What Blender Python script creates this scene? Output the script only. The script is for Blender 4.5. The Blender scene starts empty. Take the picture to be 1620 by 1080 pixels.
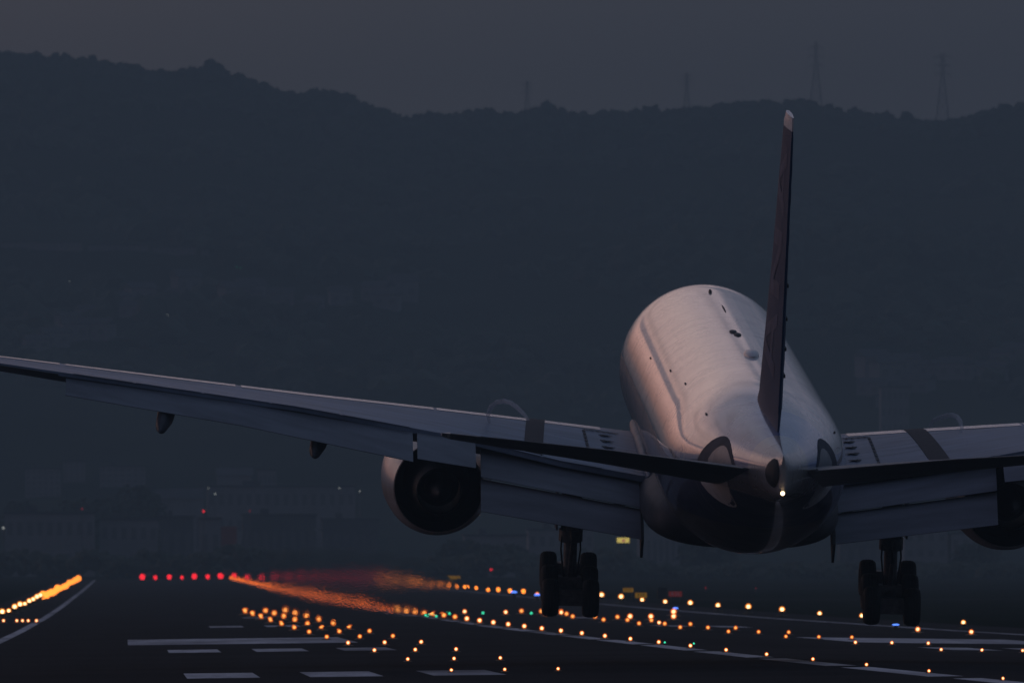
import bpy, bmesh, math, random
import numpy as np
from mathutils import Vector, Matrix, Euler, noise as mnoise

random.seed(7)
rng = np.random.default_rng(7)
sc = bpy.context.scene
COL = sc.collection
R = math.radians

# ------------------------------------------------------------------ camera
F = 19540.0          # focal length in pixels of the 1620 px wide photograph
XV, YH = 196.0, 879.0   # runway vanishing point, horizon row
CZ = 5.0             # eye height above the lowest part of the airfield
cam_d = bpy.data.cameras.new('camera')
cam = bpy.data.objects.new('camera', cam_d)
COL.objects.link(cam)
cam_d.sensor_width = 36.0
cam_d.lens = 36.0 * F / 1620.0
cam_d.clip_start = 1.0
cam_d.clip_end = 30000.0
cam.location = (0, 0, CZ)
cam.rotation_euler = (R(90) + math.atan((YH - 540) / F), 0, -math.atan((810 - XV) / F))
cam_d.dof.use_dof = True
cam_d.dof.focus_distance = 412.0
cam_d.dof.aperture_fstop = 4.0
sc.camera = cam

# ------------------------------------------------------------------ world: dusk sky
world = bpy.data.worlds.new("World")
sc.world = world
world.use_nodes = True
WT = world.node_tree
WT.nodes.clear()
SUN_AZ, SUN_EL = R(-58), R(3.0)       # left of the runway heading, just setting


def wn(t, **kw):
    n = WT.nodes.new(t)
    for k, v in kw.items():
        setattr(n, k, v)
    return n


def wl(a, b):
    WT.links.new(a, b)


def wmath(op, a, b=None, c=None, clamp=False):
    n = wn('ShaderNodeMath', operation=op, use_clamp=clamp)
    for i, v in enumerate((a, b, c)):
        if v is None:
            continue
        if isinstance(v, (int, float)):
            n.inputs[i].default_value = v
        else:
            wl(v, n.inputs[i])
    return n.outputs[0]


tc = wn('ShaderNodeTexCoord')
sepw = wn('ShaderNodeSeparateXYZ')
wl(tc.outputs['Generated'], sepw.inputs[0])
ramp = wn('ShaderNodeValToRGB')
wl(sepw.outputs[2], ramp.inputs[0])
els = ramp.color_ramp.elements
stops = [(0.0, (.118, .115, .130)), (0.045, (.128, .123, .136)), (0.072, (.20, .175, .18)), (0.105, (.74, .55, .535)),
         (0.20, (.80, .61, .59)), (0.27, (.25, .265, .35)), (0.40, (.21, .235, .30)), (1.0, (.075, .12, .20))]
els[0].position, els[1].position = stops[0][0], stops[-1][0]
els[0].color, els[1].color = (*stops[0][1], 1), (*stops[-1][1], 1)
for p, c in stops[1:-1]:
    e = els.new(p)
    e.color = (*c, 1)
# azimuth: bright towards the afterglow on the left, bluer and darker to the right and behind
glow = wn('ShaderNodeVectorMath', operation='DOT_PRODUCT')
wl(tc.outputs['Generated'], glow.inputs[0])
glow.inputs[1].default_value = (math.sin(R(-32)), math.cos(R(-32)), 0.0)
az = wn('ShaderNodeValToRGB')
wl(wmath('MULTIPLY_ADD', glow.outputs['Value'], 0.5, 0.5), az.inputs[0])
ae = az.color_ramp.elements
ae[0].position, ae[1].position = 0.0, 1.0
ae[0].color = (.10, .14, .20, 1)
ae[1].color = (1.12, 1.0, .96, 1)
for p, c in [(0.5, (.20, .27, .38)), (0.86, (.52, .62, .82)), (0.893, (.66, .72, .86)), (0.924, (.98, .95, .94)), (0.955, (1.10, .94, .88))]:
    e = ae.new(p)
    e.color = (*c, 1)
mul = wn('ShaderNodeMix', data_type='RGBA', blend_type='MULTIPLY')
mul.inputs[0].default_value = 1.0
wl(ramp.outputs[0], mul.inputs[6])
wl(az.outputs[0], mul.inputs[7])
# long low cloud streaks
mapw = wn('ShaderNodeMapping')
wl(tc.outputs['Generated'], mapw.inputs[0])
mapw.inputs['Scale'].default_value = (5.0, 5.0, 34.0)
mapw.inputs['Location'].default_value = (2.3, 0.7, 1.1)
nz = wn('ShaderNodeTexNoise')
wl(mapw.outputs[0], nz.inputs['Vector'])
nz.inputs['Scale'].default_value = 1.4
nz.inputs['Detail'].default_value = 6
cl = wn('ShaderNodeMapRange')
wl(nz.outputs['Fac'], cl.inputs[0])
cl.inputs[1].default_value, cl.inputs[2].default_value = .50, .64
cl.inputs[3].default_value, cl.inputs[4].default_value = 1.0, .74
clfac = wn('ShaderNodeMapRange')           # no streaks in the dull haze at the horizon
wl(sepw.outputs[2], clfac.inputs[0])
clfac.inputs[1].default_value, clfac.inputs[2].default_value = .05, .085
clmix = wn('ShaderNodeMix', data_type='FLOAT')
wl(clfac.outputs[0], clmix.inputs[0])
clmix.inputs[2].default_value = 1.0
wl(cl.outputs[0], clmix.inputs[3])
# a dark bar of cloud low on the left and a blue-grey bank on the right, both above the frame
sx_, sy_, sz_ = sepw.outputs
azi = wmath('DIVIDE', sx_, wmath('MAXIMUM', sy_, .05))
wob = wmath('SUBTRACT', nz.outputs['Fac'], .5)
bar = wmath('ABSOLUTE', wmath('SUBTRACT', wmath('MULTIPLY_ADD', wmath('ADD', wob, wmath('MULTIPLY', wmath('SUBTRACT', nz.outputs['Fac'], .5), .6)), .022, sz_), .123))
barm = wn('ShaderNodeMapRange', interpolation_type='SMOOTHSTEP')
wl(bar, barm.inputs[0])
for i_, v_ in enumerate((.007, .013, 1.0, 0.0)):
    barm.inputs[i_ + 1].default_value = v_
lft = wn('ShaderNodeMapRange', interpolation_type='SMOOTHSTEP')
wl(azi, lft.inputs[0])
for i_, v_ in enumerate((-.06, -.10, 0.0, 1.0)):
    lft.inputs[i_ + 1].default_value = v_
bank = wn('ShaderNodeMapRange', interpolation_type='SMOOTHSTEP')
wl(wmath('MULTIPLY_ADD', wob, .16, azi), bank.inputs[0])
for i_, v_ in enumerate((.060, .076, 0.0, 1.0)):
    bank.inputs[i_ + 1].default_value = v_
bankz = wn('ShaderNodeMapRange')
wl(sz_, bankz.inputs[0])
for i_, v_ in enumerate((.05, .08, 0.0, 1.0)):
    bankz.inputs[i_ + 1].default_value = v_
dk1 = wmath('MULTIPLY', wmath('MULTIPLY', barm.outputs[0], lft.outputs[0]), .85)
mapw2 = wn('ShaderNodeMapping')
wl(tc.outputs['Generated'], mapw2.inputs[0])
mapw2.inputs['Scale'].default_value = (14.0, 3.0, 90.0)
nz2 = wn('ShaderNodeTexNoise')
wl(mapw2.outputs[0], nz2.inputs['Vector'])
nz2.inputs['Detail'].default_value = 4
stk = wn('ShaderNodeMapRange')
wl(nz2.outputs['Fac'], stk.inputs[0])
for i_, v_ in enumerate((.42, .62, 1.0, .55)):
    stk.inputs[i_ + 1].default_value = v_
dk2 = wmath('MULTIPLY', wmath('MULTIPLY', wmath('MULTIPLY', bank.outputs[0], bankz.outputs[0]), stk.outputs[0]), .92)
gapm = wmath('MAXIMUM', dk1, dk2)
shade = wmath('SUBTRACT', 1.0, gapm)
# afterglow close to the horizon on the left
low = wn('ShaderNodeMapRange', interpolation_type='SMOOTHSTEP')
wl(sz_, low.inputs[0])
for i_, v_ in enumerate((.048, .075, 0.0, 1.0)):
    low.inputs[i_ + 1].default_value = v_
low2 = wn('ShaderNodeMapRange', interpolation_type='SMOOTHSTEP')
wl(sz_, low2.inputs[0])
for i_, v_ in enumerate((.10, .16, 1.0, 0.0)):
    low2.inputs[i_ + 1].default_value = v_
pinkf = wmath('MULTIPLY', wmath('MULTIPLY', low.outputs[0], low2.outputs[0]), lft.outputs[0])
pinkc = wn('ShaderNodeVectorMath', operation='SCALE')
pinkc.inputs[0].default_value = (.42, .14, .07)
mauve = wn('ShaderNodeMapRange', interpolation_type='SMOOTHSTEP')   # a little warmth in the haze at the left
wl(azi, mauve.inputs[0])
for i_, v_ in enumerate((.05, -.06, 0.0, .075)):
    mauve.inputs[i_ + 1].default_value = v_
wl(wmath('MULTIPLY', wmath('MAXIMUM', pinkf, mauve.outputs[0]), shade), pinkc.inputs['Scale'])
mul2 = wn('ShaderNodeVectorMath', operation='SCALE')
wl(mul.outputs[2], mul2.inputs[0])
wl(wmath('MULTIPLY', clmix.outputs[0], shade), mul2.inputs['Scale'])
blue = wn('ShaderNodeVectorMath', operation='SCALE')
blue.inputs[0].default_value = (.105, .135, .205)
wl(gapm, blue.inputs['Scale'])
skyb = wn('ShaderNodeVectorMath', operation='ADD')
skyc = wn('ShaderNodeVectorMath', operation='ADD')
wl(blue.outputs[0], skyb.inputs[1])
wl(mul2.outputs[0], skyb.inputs[0])
wl(skyb.outputs[0], skyc.inputs[0])
wl(pinkc.outputs[0], skyc.inputs[1])
bg1 = wn('ShaderNodeBackground')
wl(skyc.outputs[0], bg1.inputs[0])
bg1.inputs[1].default_value = 1.0
sky = wn('ShaderNodeTexSky', sky_type='NISHITA', sun_disc=False, sun_elevation=SUN_EL, sun_rotation=SUN_AZ,
         air_density=1.6, dust_density=2.0)
bg2 = wn('ShaderNodeBackground')
wl(sky.outputs[0], bg2.inputs[0])
bg2.inputs[1].default_value = 0.004
addw = wn('ShaderNodeAddShader')
wl(bg1.outputs[0], addw.inputs[0])
wl(bg2.outputs[0], addw.inputs[1])
outw = wn('ShaderNodeOutputWorld')
wl(addw.outputs[0], outw.inputs[0])

sun_d = bpy.data.lights.new('sun', 'SUN')
sun = bpy.data.objects.new('sun', sun_d)
COL.objects.link(sun)
sun_d.energy = 0.09
sun_d.angle = R(18)
sun_d.color = (1.0, .56, .42)
sdir = Vector((math.sin(SUN_AZ) * math.cos(R(7)), math.cos(SUN_AZ) * math.cos(R(7)), math.sin(R(7))))
sun.rotation_euler = sdir.to_track_quat('Z', 'Y').to_euler()
sun.location = (-50, 100, 120)

sc.view_settings.view_transform = 'Standard'
sc.view_settings.look = 'None'
sc.view_settings.exposure = 0.0
sc.view_settings.gamma = 1.0
sc.render.engine = 'CYCLES'
cy = sc.cycles
cy.use_denoising = True
try:
    cy.denoiser = 'OPENIMAGEDENOISE'
except Exception:
    pass
cy.max_bounces = 5
cy.diffuse_bounces = 2
cy.glossy_bounces = 3
cy.transmission_bounces = 3
cy.volume_bounces = 0
cy.transparent_max_bounces = 12
cy.sample_clamp_indirect = 0.6
cy.use_adaptive_sampling = False


# ------------------------------------------------------------------ helpers
def pix(x, y, d):
    """world point seen at photo pixel (x, y) at distance d down the runway"""
    return Vector(((x - XV) * d / F, d, CZ + (YH - y) * d / F))


def obj(name, verts, faces, mat, parent=None, smooth=False, sharp=None, loc=None):
    me = bpy.data.meshes.new(name)
    me.from_pydata([tuple(v) for v in verts], [], faces)
    me.validate()
    if smooth:
        me.polygons.foreach_set('use_smooth', [True] * len(me.polygons))
        if sharp:
            me.set_sharp_from_angle(angle=R(sharp))
    mats = mat if isinstance(mat, (list, tuple)) else [mat]
    for m in mats:
        me.materials.append(m)
    o = bpy.data.objects.new(name, me)
    COL.objects.link(o)
    if parent:
        o.parent = parent
    if loc is not None:
        o.location = loc
    return o


class MB:
    def __init__(self):
        self.v, self.f = [], []

    def add(self, vs, fs):
        n = len(self.v)
        self.v += [tuple(p) for p in vs]
        self.f += [tuple(i + n for i in f) for f in fs]
        return self

    def box(self, cx, cy_, cz, sx, sy, sz, rot=None):
        vs = [Vector((x * sx / 2, y * sy / 2, z * sz / 2)) for x in (-1, 1) for y in (-1, 1) for z in (-1, 1)]
        if rot is not None:
            vs = [rot @ p for p in vs]
        vs = [p + Vector((cx, cy_, cz)) for p in vs]
        return self.add(vs, [(0, 1, 3, 2), (4, 6, 7, 5), (0, 4, 5, 1), (2, 3, 7, 6), (0, 2, 6, 4), (1, 5, 7, 3)])

    def tube(self, pts, r, n=8, cap=True):
        pts = [Vector(p) for p in pts]
        rs = r if isinstance(r, (list, tuple)) else [r] * len(pts)
        rings = []
        for i, p in enumerate(pts):
            t = (pts[min(i + 1, len(pts) - 1)] - pts[max(i - 1, 0)]).normalized()
            up = Vector((0, 0, 1)) if abs(t.z) < .9 else Vector((0, 1, 0))
            a = t.cross(up).normalized()
            b = a.cross(t).normalized()
            rings.append([p + rs[i] * (math.cos(2 * math.pi * k / n) * a + math.sin(2 * math.pi * k / n) * b) for k in range(n)])
        return self.loft(rings, cap)

    def loft(self, rings, cap=True, close=True):
        n = len(rings[0])
        vs = [p for r_ in rings for p in r_]
        fs = []
        m = n if close else n - 1
        for i in range(len(rings) - 1):
            for k in range(m):
                a, b = i * n + k, i * n + (k + 1) % n
                fs.append((a, b, b + n, a + n))
        if cap:
            fs.append(tuple(reversed(range(n))))
            fs.append(tuple(range((len(rings) - 1) * n, len(rings) * n)))
        return self.add(vs, fs)

    def revolve(self, prof, n=48, axis='y', center=(0, 0, 0), cap=False):
        """prof: list of (along, radius)"""
        rings = []
        for a, r_ in prof:
            ring = []
            for k in range(n):
                t = 2 * math.pi * k / n
                u, w = r_ * math.cos(t), r_ * math.sin(t)
                if axis == 'y':
                    ring.append(Vector((u, a, w)))
                elif axis == 'x':
                    ring.append(Vector((a, u, w)))
                else:
                    ring.append(Vector((u, w, a)))
            rings.append([p + Vector(center) for p in ring])
        return self.loft(rings, cap)

    def build(self, name, mat, parent=None, smooth=False, sharp=None, loc=None):
        return obj(name, self.v, self.f, mat, parent, smooth, sharp, loc)


def empty(name, loc=(0, 0, 0), rot=(0, 0, 0)):
    o = bpy.data.objects.new(name, None)
    o.location = loc
    o.rotation_euler = rot
    o.empty_display_size = 0.5
    COL.objects.link(o)
    return o


def tag(o, label=None, cat=None, group=None, kind=None):
    if label:
        o['label'] = label
    if cat:
        o['category'] = cat
    if group:
        o['group'] = group
    if kind:
        o['kind'] = kind
    return o


def copy_tree(o, parent=None):
    c = o.copy()
    COL.objects.link(c)
    if parent:
        c.parent = parent
        c.matrix_parent_inverse = o.matrix_parent_inverse.copy()
    for ch in list(o.children):
        copy_tree(ch, c)
    return c


# ------------------------------------------------------------------ materials
class NT:
    def __init__(self, name):
        self.m = bpy.data.materials.new(name)
        self.m.use_nodes = True
        self.t = self.m.node_tree
        self.t.nodes.clear()
        self.out = self.n('ShaderNodeOutputMaterial')

    def n(self, t, **kw):
        nd = self.t.nodes.new(t)
        for k, v in kw.items():
            setattr(nd, k, v)
        return nd

    def l(self, a, b):
        self.t.links.new(a, b)

    def setv(self, sock, v):
        if isinstance(v, (int, float)):
            sock.default_value = v
        elif isinstance(v, (tuple, list)):
            sock.default_value = tuple(v) if len(v) != 3 or len(sock.default_value) == 3 else (*v, 1)
        else:
            self.l(v, sock)

    def math(self, op, a, b=None, c=None, clamp=False):
        nd = self.n('ShaderNodeMath', operation=op, use_clamp=clamp)
        for i, v in enumerate((a, b, c)):
            if v is not None:
                self.setv(nd.inputs[i], v)
        return nd.outputs[0]

    def mix(self, f, a, b):
        nd = self.n('ShaderNodeMix', data_type='RGBA')
        self.setv(nd.inputs[0], f)
        self.setv(nd.inputs[6], a)
        self.setv(nd.inputs[7], b)
        return nd.outputs[2]

    def coord(self, scale=(1, 1, 1)):
        c = self.n('ShaderNodeTexCoord')
        mp = self.n('ShaderNodeMapping')
        mp.inputs['Scale'].default_value = scale
        self.l(c.outputs['Object'], mp.inputs[0])
        return mp.outputs[0]

    def noise(self, vec, scale=1.0, detail=4, rough=.55):
        nd = self.n('ShaderNodeTexNoise')
        self.l(vec, nd.inputs['Vector'])
        nd.inputs['Scale'].default_value = scale
        nd.inputs['Detail'].default_value = detail
        nd.inputs['Roughness'].default_value = rough
        return nd.outputs['Fac']

    def rng(self, v, a, b, c=0.0, d=1.0):
        nd = self.n('ShaderNodeMapRange')
        self.l(v, nd.inputs[0])
        for i, x in enumerate((a, b, c, d)):
            nd.inputs[i + 1].default_value = x
        return nd.outputs[0]

    def bump(self, h, dist, strength=1.0):
        nd = self.n('ShaderNodeBump')
        nd.inputs['Strength'].default_value = strength
        nd.inputs['Distance'].default_value = dist
        self.l(h, nd.inputs['Height'])
        return nd.outputs[0]

    def bsdf(self, base=None, rough=.5, metal=0.0, spec=.5, normal=None, coat=0.0, coat_rough=.05):
        p = self.n('ShaderNodeBsdfPrincipled')
        if base is not None:
            self.setv(p.inputs['Base Color'], base)
        self.setv(p.inputs['Roughness'], rough)
        self.setv(p.inputs['Metallic'], metal)
        p.inputs['Specular IOR Level'].default_value = spec
        p.inputs['Coat Weight'].default_value = coat
        p.inputs['Coat Roughness'].default_value = coat_rough
        if normal is not None:
            self.l(normal, p.inputs['Normal'])
        self.l(p.outputs[0], self.out.inputs[0])
        return p


def simple(name, c, rough=.5, metal=0.0, var=.25, scale=1.5, stretch=(1, 1, 1), spec=.5, bump=None):
    t = NT(name)
    v = t.coord(stretch)
    nf = t.noise(v, scale, 5)
    dark = tuple(x * (1 - var) for x in c)
    lite = tuple(min(1, x * (1 + var)) for x in c)
    col = t.mix(t.rng(nf, .3, .7), dark, lite)
    nrm = t.bump(nf, bump) if bump else None
    t.bsdf(col, rough, metal, spec, nrm)
    return t.m


def emit(name, c, s, glass=None):
    t = NT(name)
    e = t.n('ShaderNodeEmission')
    e.inputs[0].default_value = (*c, 1)
    e.inputs[1].default_value = s
    if glass is None:
        t.l(e.outputs[0], t.out.inputs[0])
    else:
        tr = t.n('ShaderNodeBsdfTransparent')
        mx = t.n('ShaderNodeMixShader')
        mx.inputs[0].default_value = glass
        t.l(tr.outputs[0], mx.inputs[1])
        t.l(e.outputs[0], mx.inputs[2])
        t.l(mx.outputs[0], t.out.inputs[0])
    t.m.cycles.emission_sampling = 'NONE'
    return t.m


STN = 31.8     # fuselage station of the main gear; local y = STN - station


def fuselage_material():
    t = NT('white_fuselage_paint')
    c = t.n('ShaderNodeTexCoord')
    sp = t.n('ShaderNodeSeparateXYZ')
    t.l(c.outputs['Object'], sp.inputs[0])
    x, y, z = sp.outputs
    s = t.math('SUBTRACT', STN, y)
    # grime: streaks along the body and blotches
    mp = t.n('ShaderNodeMapping')
    mp.inputs['Scale'].default_value = (2.2, .12, 2.2)
    t.l(c.outputs['Object'], mp.inputs[0])
    streak = t.noise(mp.outputs[0], 1.0, 6, .6)
    blotch = t.noise(c.outputs['Object'], .5, 4)
    white = t.mix(t.rng(streak, .35, .75), (.42, .41, .41), (.32, .315, .32))
    white = t.mix(t.rng(blotch, .4, .7, 0, .35), white, (.27, .27, .285))
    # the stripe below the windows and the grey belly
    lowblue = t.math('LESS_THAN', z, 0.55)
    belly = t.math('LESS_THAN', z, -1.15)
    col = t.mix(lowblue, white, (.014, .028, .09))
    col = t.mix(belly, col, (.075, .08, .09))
    # rows of cabin windows
    wy = t.math('FRACT', t.math('DIVIDE', y, .533))
    inw = t.math('LESS_THAN', t.math('ABSOLUTE', t.math('SUBTRACT', wy, .5)), .24)
    inh = t.math('LESS_THAN', t.math('ABSOLUTE', t.math('SUBTRACT', z, .55)), .19)
    ins = t.math('MULTIPLY', t.math('GREATER_THAN', s, 7.5), t.math('LESS_THAN', s, 49.0))
    col = t.mix(t.math('MULTIPLY', t.math('MULTIPLY', inw, inh), ins), col, (.02, .022, .028))
    # blue paint sweeping down from the fin over the aft body, pale grey tail cone
    aft = t.math('GREATER_THAN', s, 49.2)
    col = t.mix(t.math('MULTIPLY', aft, t.math('GREATER_THAN', z, .5)), col, (.24, .24, .30))
    aft2 = t.math('MULTIPLY', t.math('GREATER_THAN', s, 55.2), t.math('LESS_THAN', s, 60.2))
    side = t.rng(x, -1.0, .15, .40, 1.0)
    col = t.mix(t.math('MULTIPLY', t.math('MULTIPLY', aft2, t.math('GREATER_THAN', z, 1.2)), side), col, (.05, .13, .38))
    cone = t.math('GREATER_THAN', s, 60.2)
    col = t.mix(cone, col, (.36, .35, .35))
    # circumferential skin joints
    jf = t.math('FRACT', t.math('DIVIDE', y, 5.3))
    joint = t.math('LESS_THAN', jf, .014)
    col = t.mix(t.math('MULTIPLY', joint, .7), col, (.2, .2, .2))
    # shallow waviness of the skin between frames and stringers
    wv = t.math('SINE', t.math('MULTIPLY', y, 2 * math.pi / .533))
    big = t.noise(c.outputs['Object'], 1.1, 3)
    mp2 = t.n('ShaderNodeMapping')
    mp2.inputs['Scale'].default_value = (.45, .85, .45)
    t.l(c.outputs['Object'], mp2.inputs[0])
    ribs = t.noise(mp2.outputs[0], 1.0, 3, .6)
    h = t.math('ADD', t.math('ADD', t.math('MULTIPLY', wv, .45), t.math('MULTIPLY', ribs, 8.0)), t.math('MULTIPLY', big, 1.6))
    nrm = t.bump(h, .0008)
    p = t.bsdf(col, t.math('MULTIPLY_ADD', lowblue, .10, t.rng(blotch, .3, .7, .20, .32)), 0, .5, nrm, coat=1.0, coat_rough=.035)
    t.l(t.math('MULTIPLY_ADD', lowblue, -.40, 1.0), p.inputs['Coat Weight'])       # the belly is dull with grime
    return t.m


def fin_material():
    t = NT('blue_fin_paint')
    v = t.coord((1, .3, 1))
    nf = t.noise(v, 1.2, 5)
    col = t.mix(t.rng(nf, .3, .7), (.014, .040, .10), (.026, .06, .135))
    t.bsdf(col, .5, 0, .08)
    return t.m


M = {}
M['fuselage'] = fuselage_material()
M['fin'] = fin_material()
M['slat'] = simple('slat_glint_paint', (.62, .60, .60), .22, var=.15, stretch=(.3, 2, 1))  # pale colour imitates the sky glint along the leading edge
M['fillet'] = simple('root_fillet_paint', (.13, .155, .20), .45, var=.3, scale=1.5, spec=.2)
M['track'] = simple('track_fairing_grey', (.075, .085, .105), .5, var=.25, spec=.25)
M['fin_letter'] = simple('fin_lettering_blue_grey', (.07, .095, .17), .5, var=.3, spec=.1)
M['white'] = simple('white_gloss_paint', (.68, .67, .67), .25, var=.12)
M['grey'] = simple('grey_wing_paint', (.17, .225, .31), .40, var=.35, scale=.9, stretch=(.35, 2.0, 1), spec=.22)
M['flap'] = simple('flap_grey_paint', (.15, .175, .21), .42, var=.25, scale=.8, stretch=(.3, 2.4, 2.4))
M['metal'] = simple('bare_leading_edge_metal', (.70, .68, .66), .22, 1.0, var=.12, scale=1.0)
M['stab'] = simple('tailplane_grey', (.11, .115, .125), .45, var=.2, scale=.9, stretch=(.3, 1.6, 1))
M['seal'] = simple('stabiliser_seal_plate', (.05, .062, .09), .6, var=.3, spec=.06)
M['dark'] = simple('dark_cavity', (.015, .016, .018), .7, var=.3)
M['walk'] = simple('dark_walkway_strip', (.055, .048, .048), .75, var=.3, scale=6)
M['ink'] = simple('black_marking_paint', (.02, .02, .022), .6, var=.2)
M['nacelle'] = simple('nacelle_paint', (.46, .43, .42), .22, var=.2, scale=.7)
M['nozzle'] = simple('exhaust_titanium', (.02, .019, .019), .6, .5, var=.35, scale=3)
M['gear'] = simple('gear_leg_steel', (.10, .10, .105), .5, .3, var=.35, scale=5)
M['tyre'] = simple('black_tyre_rubber', (.014, .014, .015), .75, var=.3, scale=7)
M['rim'] = simple('wheel_rim_alloy', (.30, .30, .31), .4, .6, var=.2)
M['concrete'] = simple('pale_concrete_wall', (.235, .245, .26), .85, var=.15, scale=.2)
M['concrete_dark'] = simple('weathered_concrete', (.10, .11, .12), .9, var=.2, scale=.2)
M['brick'] = simple('red_brown_cladding', (.30, .07, .05), .85, var=.2, scale=.4)
M['roof'] = simple('dark_roof', (.07, .075, .085), .85, var=.25, scale=.3)
M['glass'] = simple('dark_window_glass', (.125, .13, .145), .4, var=.2)
M['steel'] = simple('pylon_steel', (.12, .125, .14), .6, .4, var=.2)
M['bark'] = simple('tree_bark', (.05, .04, .03), .9, var=.3)
M['leaf'] = simple('dark_foliage', (.045, .06, .035), .85, var=.45, scale=.35)
M['forest'] = simple('hill_forest_foliage', (.040, .055, .035), .9, var=.55, scale=.03)
M['lamp_base'] = simple('lamp_housing', (.10, .09, .05), .55, .4, var=.2, scale=9)
M['amber_bulb'] = emit('amber_bulb', (1.0, .68, .34), 6.0)
M['amber_halo'] = emit('amber_halo', (1.0, .16, .008), 1.15, .62)  # outer shell coloured and glowing as the halo round the bulb
M['orange_bulb'] = emit('orange_bulb', (1.0, .50, .13), 3.2)
M['orange_halo'] = emit('orange_halo', (1.0, .15, .008), .8, .6)
M['far_amber'] = emit('far_amber_lens', (1.0, .25, .03), 3.2)
M['far_orange'] = emit('far_orange_lens', (1.0, .17, .02), 3.2)
M['gold_bulb'] = emit('gold_bulb', (1.0, .72, .36), 8.0)
M['gold_halo'] = emit('gold_halo', (1.0, .25, .02), 1.6, .6)
M['red_lens'] = emit('red_lens', (1.0, .02, .035), 2.0)
M['dim_red'] = emit('dim_red_lens', (1.0, .03, .05), .5)
M['green_lens'] = emit('green_lens', (.06, .9, .5), 1.2)
M['blue_lens'] = emit('blue_lens', (.10, .25, 1.0), 2.2)
M['white_lens'] = emit('white_lens', (.9, .95, .9), .9)
M['tail_bulb'] = emit('tail_lamp_bulb', (1.0, .66, .34), 6.0)
M['sign_yellow'] = emit('lit_yellow_sign', (1.0, .50, .04), .16)
M['sign_red'] = emit('lit_red_sign', (.9, .10, .10), .10)
M['billboard'] = emit('lit_billboard_yellow', (1.0, .78, .18), .9)
M['billboard_pink'] = emit('lit_billboard_pink', (.9, .30, .22), .6)


def ground_material():
    t = NT('airfield_grass')
    v = t.coord((.02, .006, .02))
    nf = t.noise(v, 3.0, 7, .6)
    nf2 = t.noise(t.coord((.5, .12, .5)), 1.0, 5, .7)
    col = t.mix(t.rng(nf, .35, .65), (.015, .018, .010), (.030, .030, .018))
    col = t.mix(t.rng(nf2, .35, .7, 0, .6), col, (.020, .024, .013))
    t.bsdf(col, 1.0, 0, .0)
    return t.m


def asphalt_material():
    t = NT('runway_asphalt')
    c = t.n('ShaderNodeTexCoord')
    sp = t.n('ShaderNodeSeparateXYZ')
    t.l(c.outputs['Object'], sp.inputs[0])
    v = t.coord((.25, .006, .2))
    st = t.noise(v, 1.0, 7, .65)          # lengthwise wear and rubber streaks
    bl = t.noise(t.coord((.05, .012, .1)), 1.0, 5)
    tr = t.noise(t.coord((.02, .05, .1)), 1.0, 4)
    col = t.mix(t.rng(st, .3, .7), (.014, .0145, .016), (.028, .0285, .031))
    col = t.mix(t.rng(bl, .35, .7, 0, .5), col, (.011, .011, .012))
    col = t.mix(t.rng(tr, .45, .62, 0, .4), col, (.036, .037, .041))
    t.bsdf(col, .95, 0, .02)
    return t.m


def marking_material():
    t = NT('worn_white_marking')
    a = t.noise(t.coord((.9, .05, 1)), 1.0, 6, .7)
    b = t.noise(t.coord((.15, .02, 1)), 1.0, 4, .6)
    col = t.mix(t.rng(a, .34, .64), (.74, .75, .78), (.46, .47, .49))
    col = t.mix(t.rng(b, .42, .68, 0, .8), col, (.16, .16, .17))
    t.bsdf(col, .85, 0, .05)
    return t.m


def hill_material():
    t = NT('wooded_hillside')
    a = t.noise(t.coord((.004, .004, .004)), 1.0, 8, .65)
    b = t.noise(t.coord((.03, .03, .03)), 1.0, 4, .6)
    col = t.mix(t.rng(a, .38, .64), (.022, .030, .022), (.060, .068, .045))
    col = t.mix(t.rng(b, .4, .65, 0, .6), col, (.018, .026, .018))
    t.bsdf(col, 1.0, 0, 0)
    return t.m


M['ground'] = ground_material()
M['asphalt'] = asphalt_material()
M['marking'] = marking_material()
M['hill'] = hill_material()

# ------------------------------------------------------------------ the lie of the land
HD = [-3000, -400, 300, 355, 417, 476, 535, 593, 693, 789, 917, 1020, 1260, 1900, 2760, 3000, 3400]
HH = [2.6, 2.6, 3.22, 3.385, 3.568, 3.73, 3.86, 4.0, 4.22, 4.42, 4.60, 4.76, 4.95, 5.12, 5.10, 5.0, 4.8]
XC = 23.2            # the runway centreline
YBR = sorted(set([-3000, -1500, -600] + list(range(-120, 1200, 30)) + list(range(1200, 3401, 100)) + [2790]))
GZ = [CZ - float(np.interp(y, HD, HH)) for y in YBR]


def gz(X, Y):
    return float(np.interp(Y, YBR, GZ)) - 0.012 * min(abs(X - XC), 30.0)


def sheet(mb, x0, x1, y0, y1, dz):
    """a strip lying dz above the ground, cut where the ground is"""
    xs = [x0] + [b for b in (XC - 30, XC, XC + 30) if x0 + .01 < b < x1 - .01] + [x1]
    ys = [y0] + [b for b in YBR if y0 + .01 < b < y1 - .01] + [y1]
    n = len(xs)
    vs = [(x, y, gz(x, y) + dz) for y in ys for x in xs]
    fs = [(j * n + i, j * n + i + 1, (j + 1) * n + i + 1, (j + 1) * n + i) for j in range(len(ys) - 1) for i in range(n - 1)]
    mb.add(vs, fs)


g = MB()
sheet(g, -2600, 2600, -3000, 3400, 0)
tag(g.build('ground', M['ground']), kind='structure')
g = MB()
sheet(g, XC - 37, XC + 37, 90, 2790, .010)
tag(g.build('runway', M['asphalt']), kind='structure')
# a taxiway beyond the right-hand grass, joined by two turn-offs
g = MB()
sheet(g, XC + 190, XC + 222, 200, 2790, .010)
sheet(g, XC + 37, XC + 190, 1520, 1556, .010)
sheet(g, XC + 37, XC + 190, 2060, 2100, .010)
tag(g.build('taxiway', M['asphalt']), kind='structure')
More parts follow.
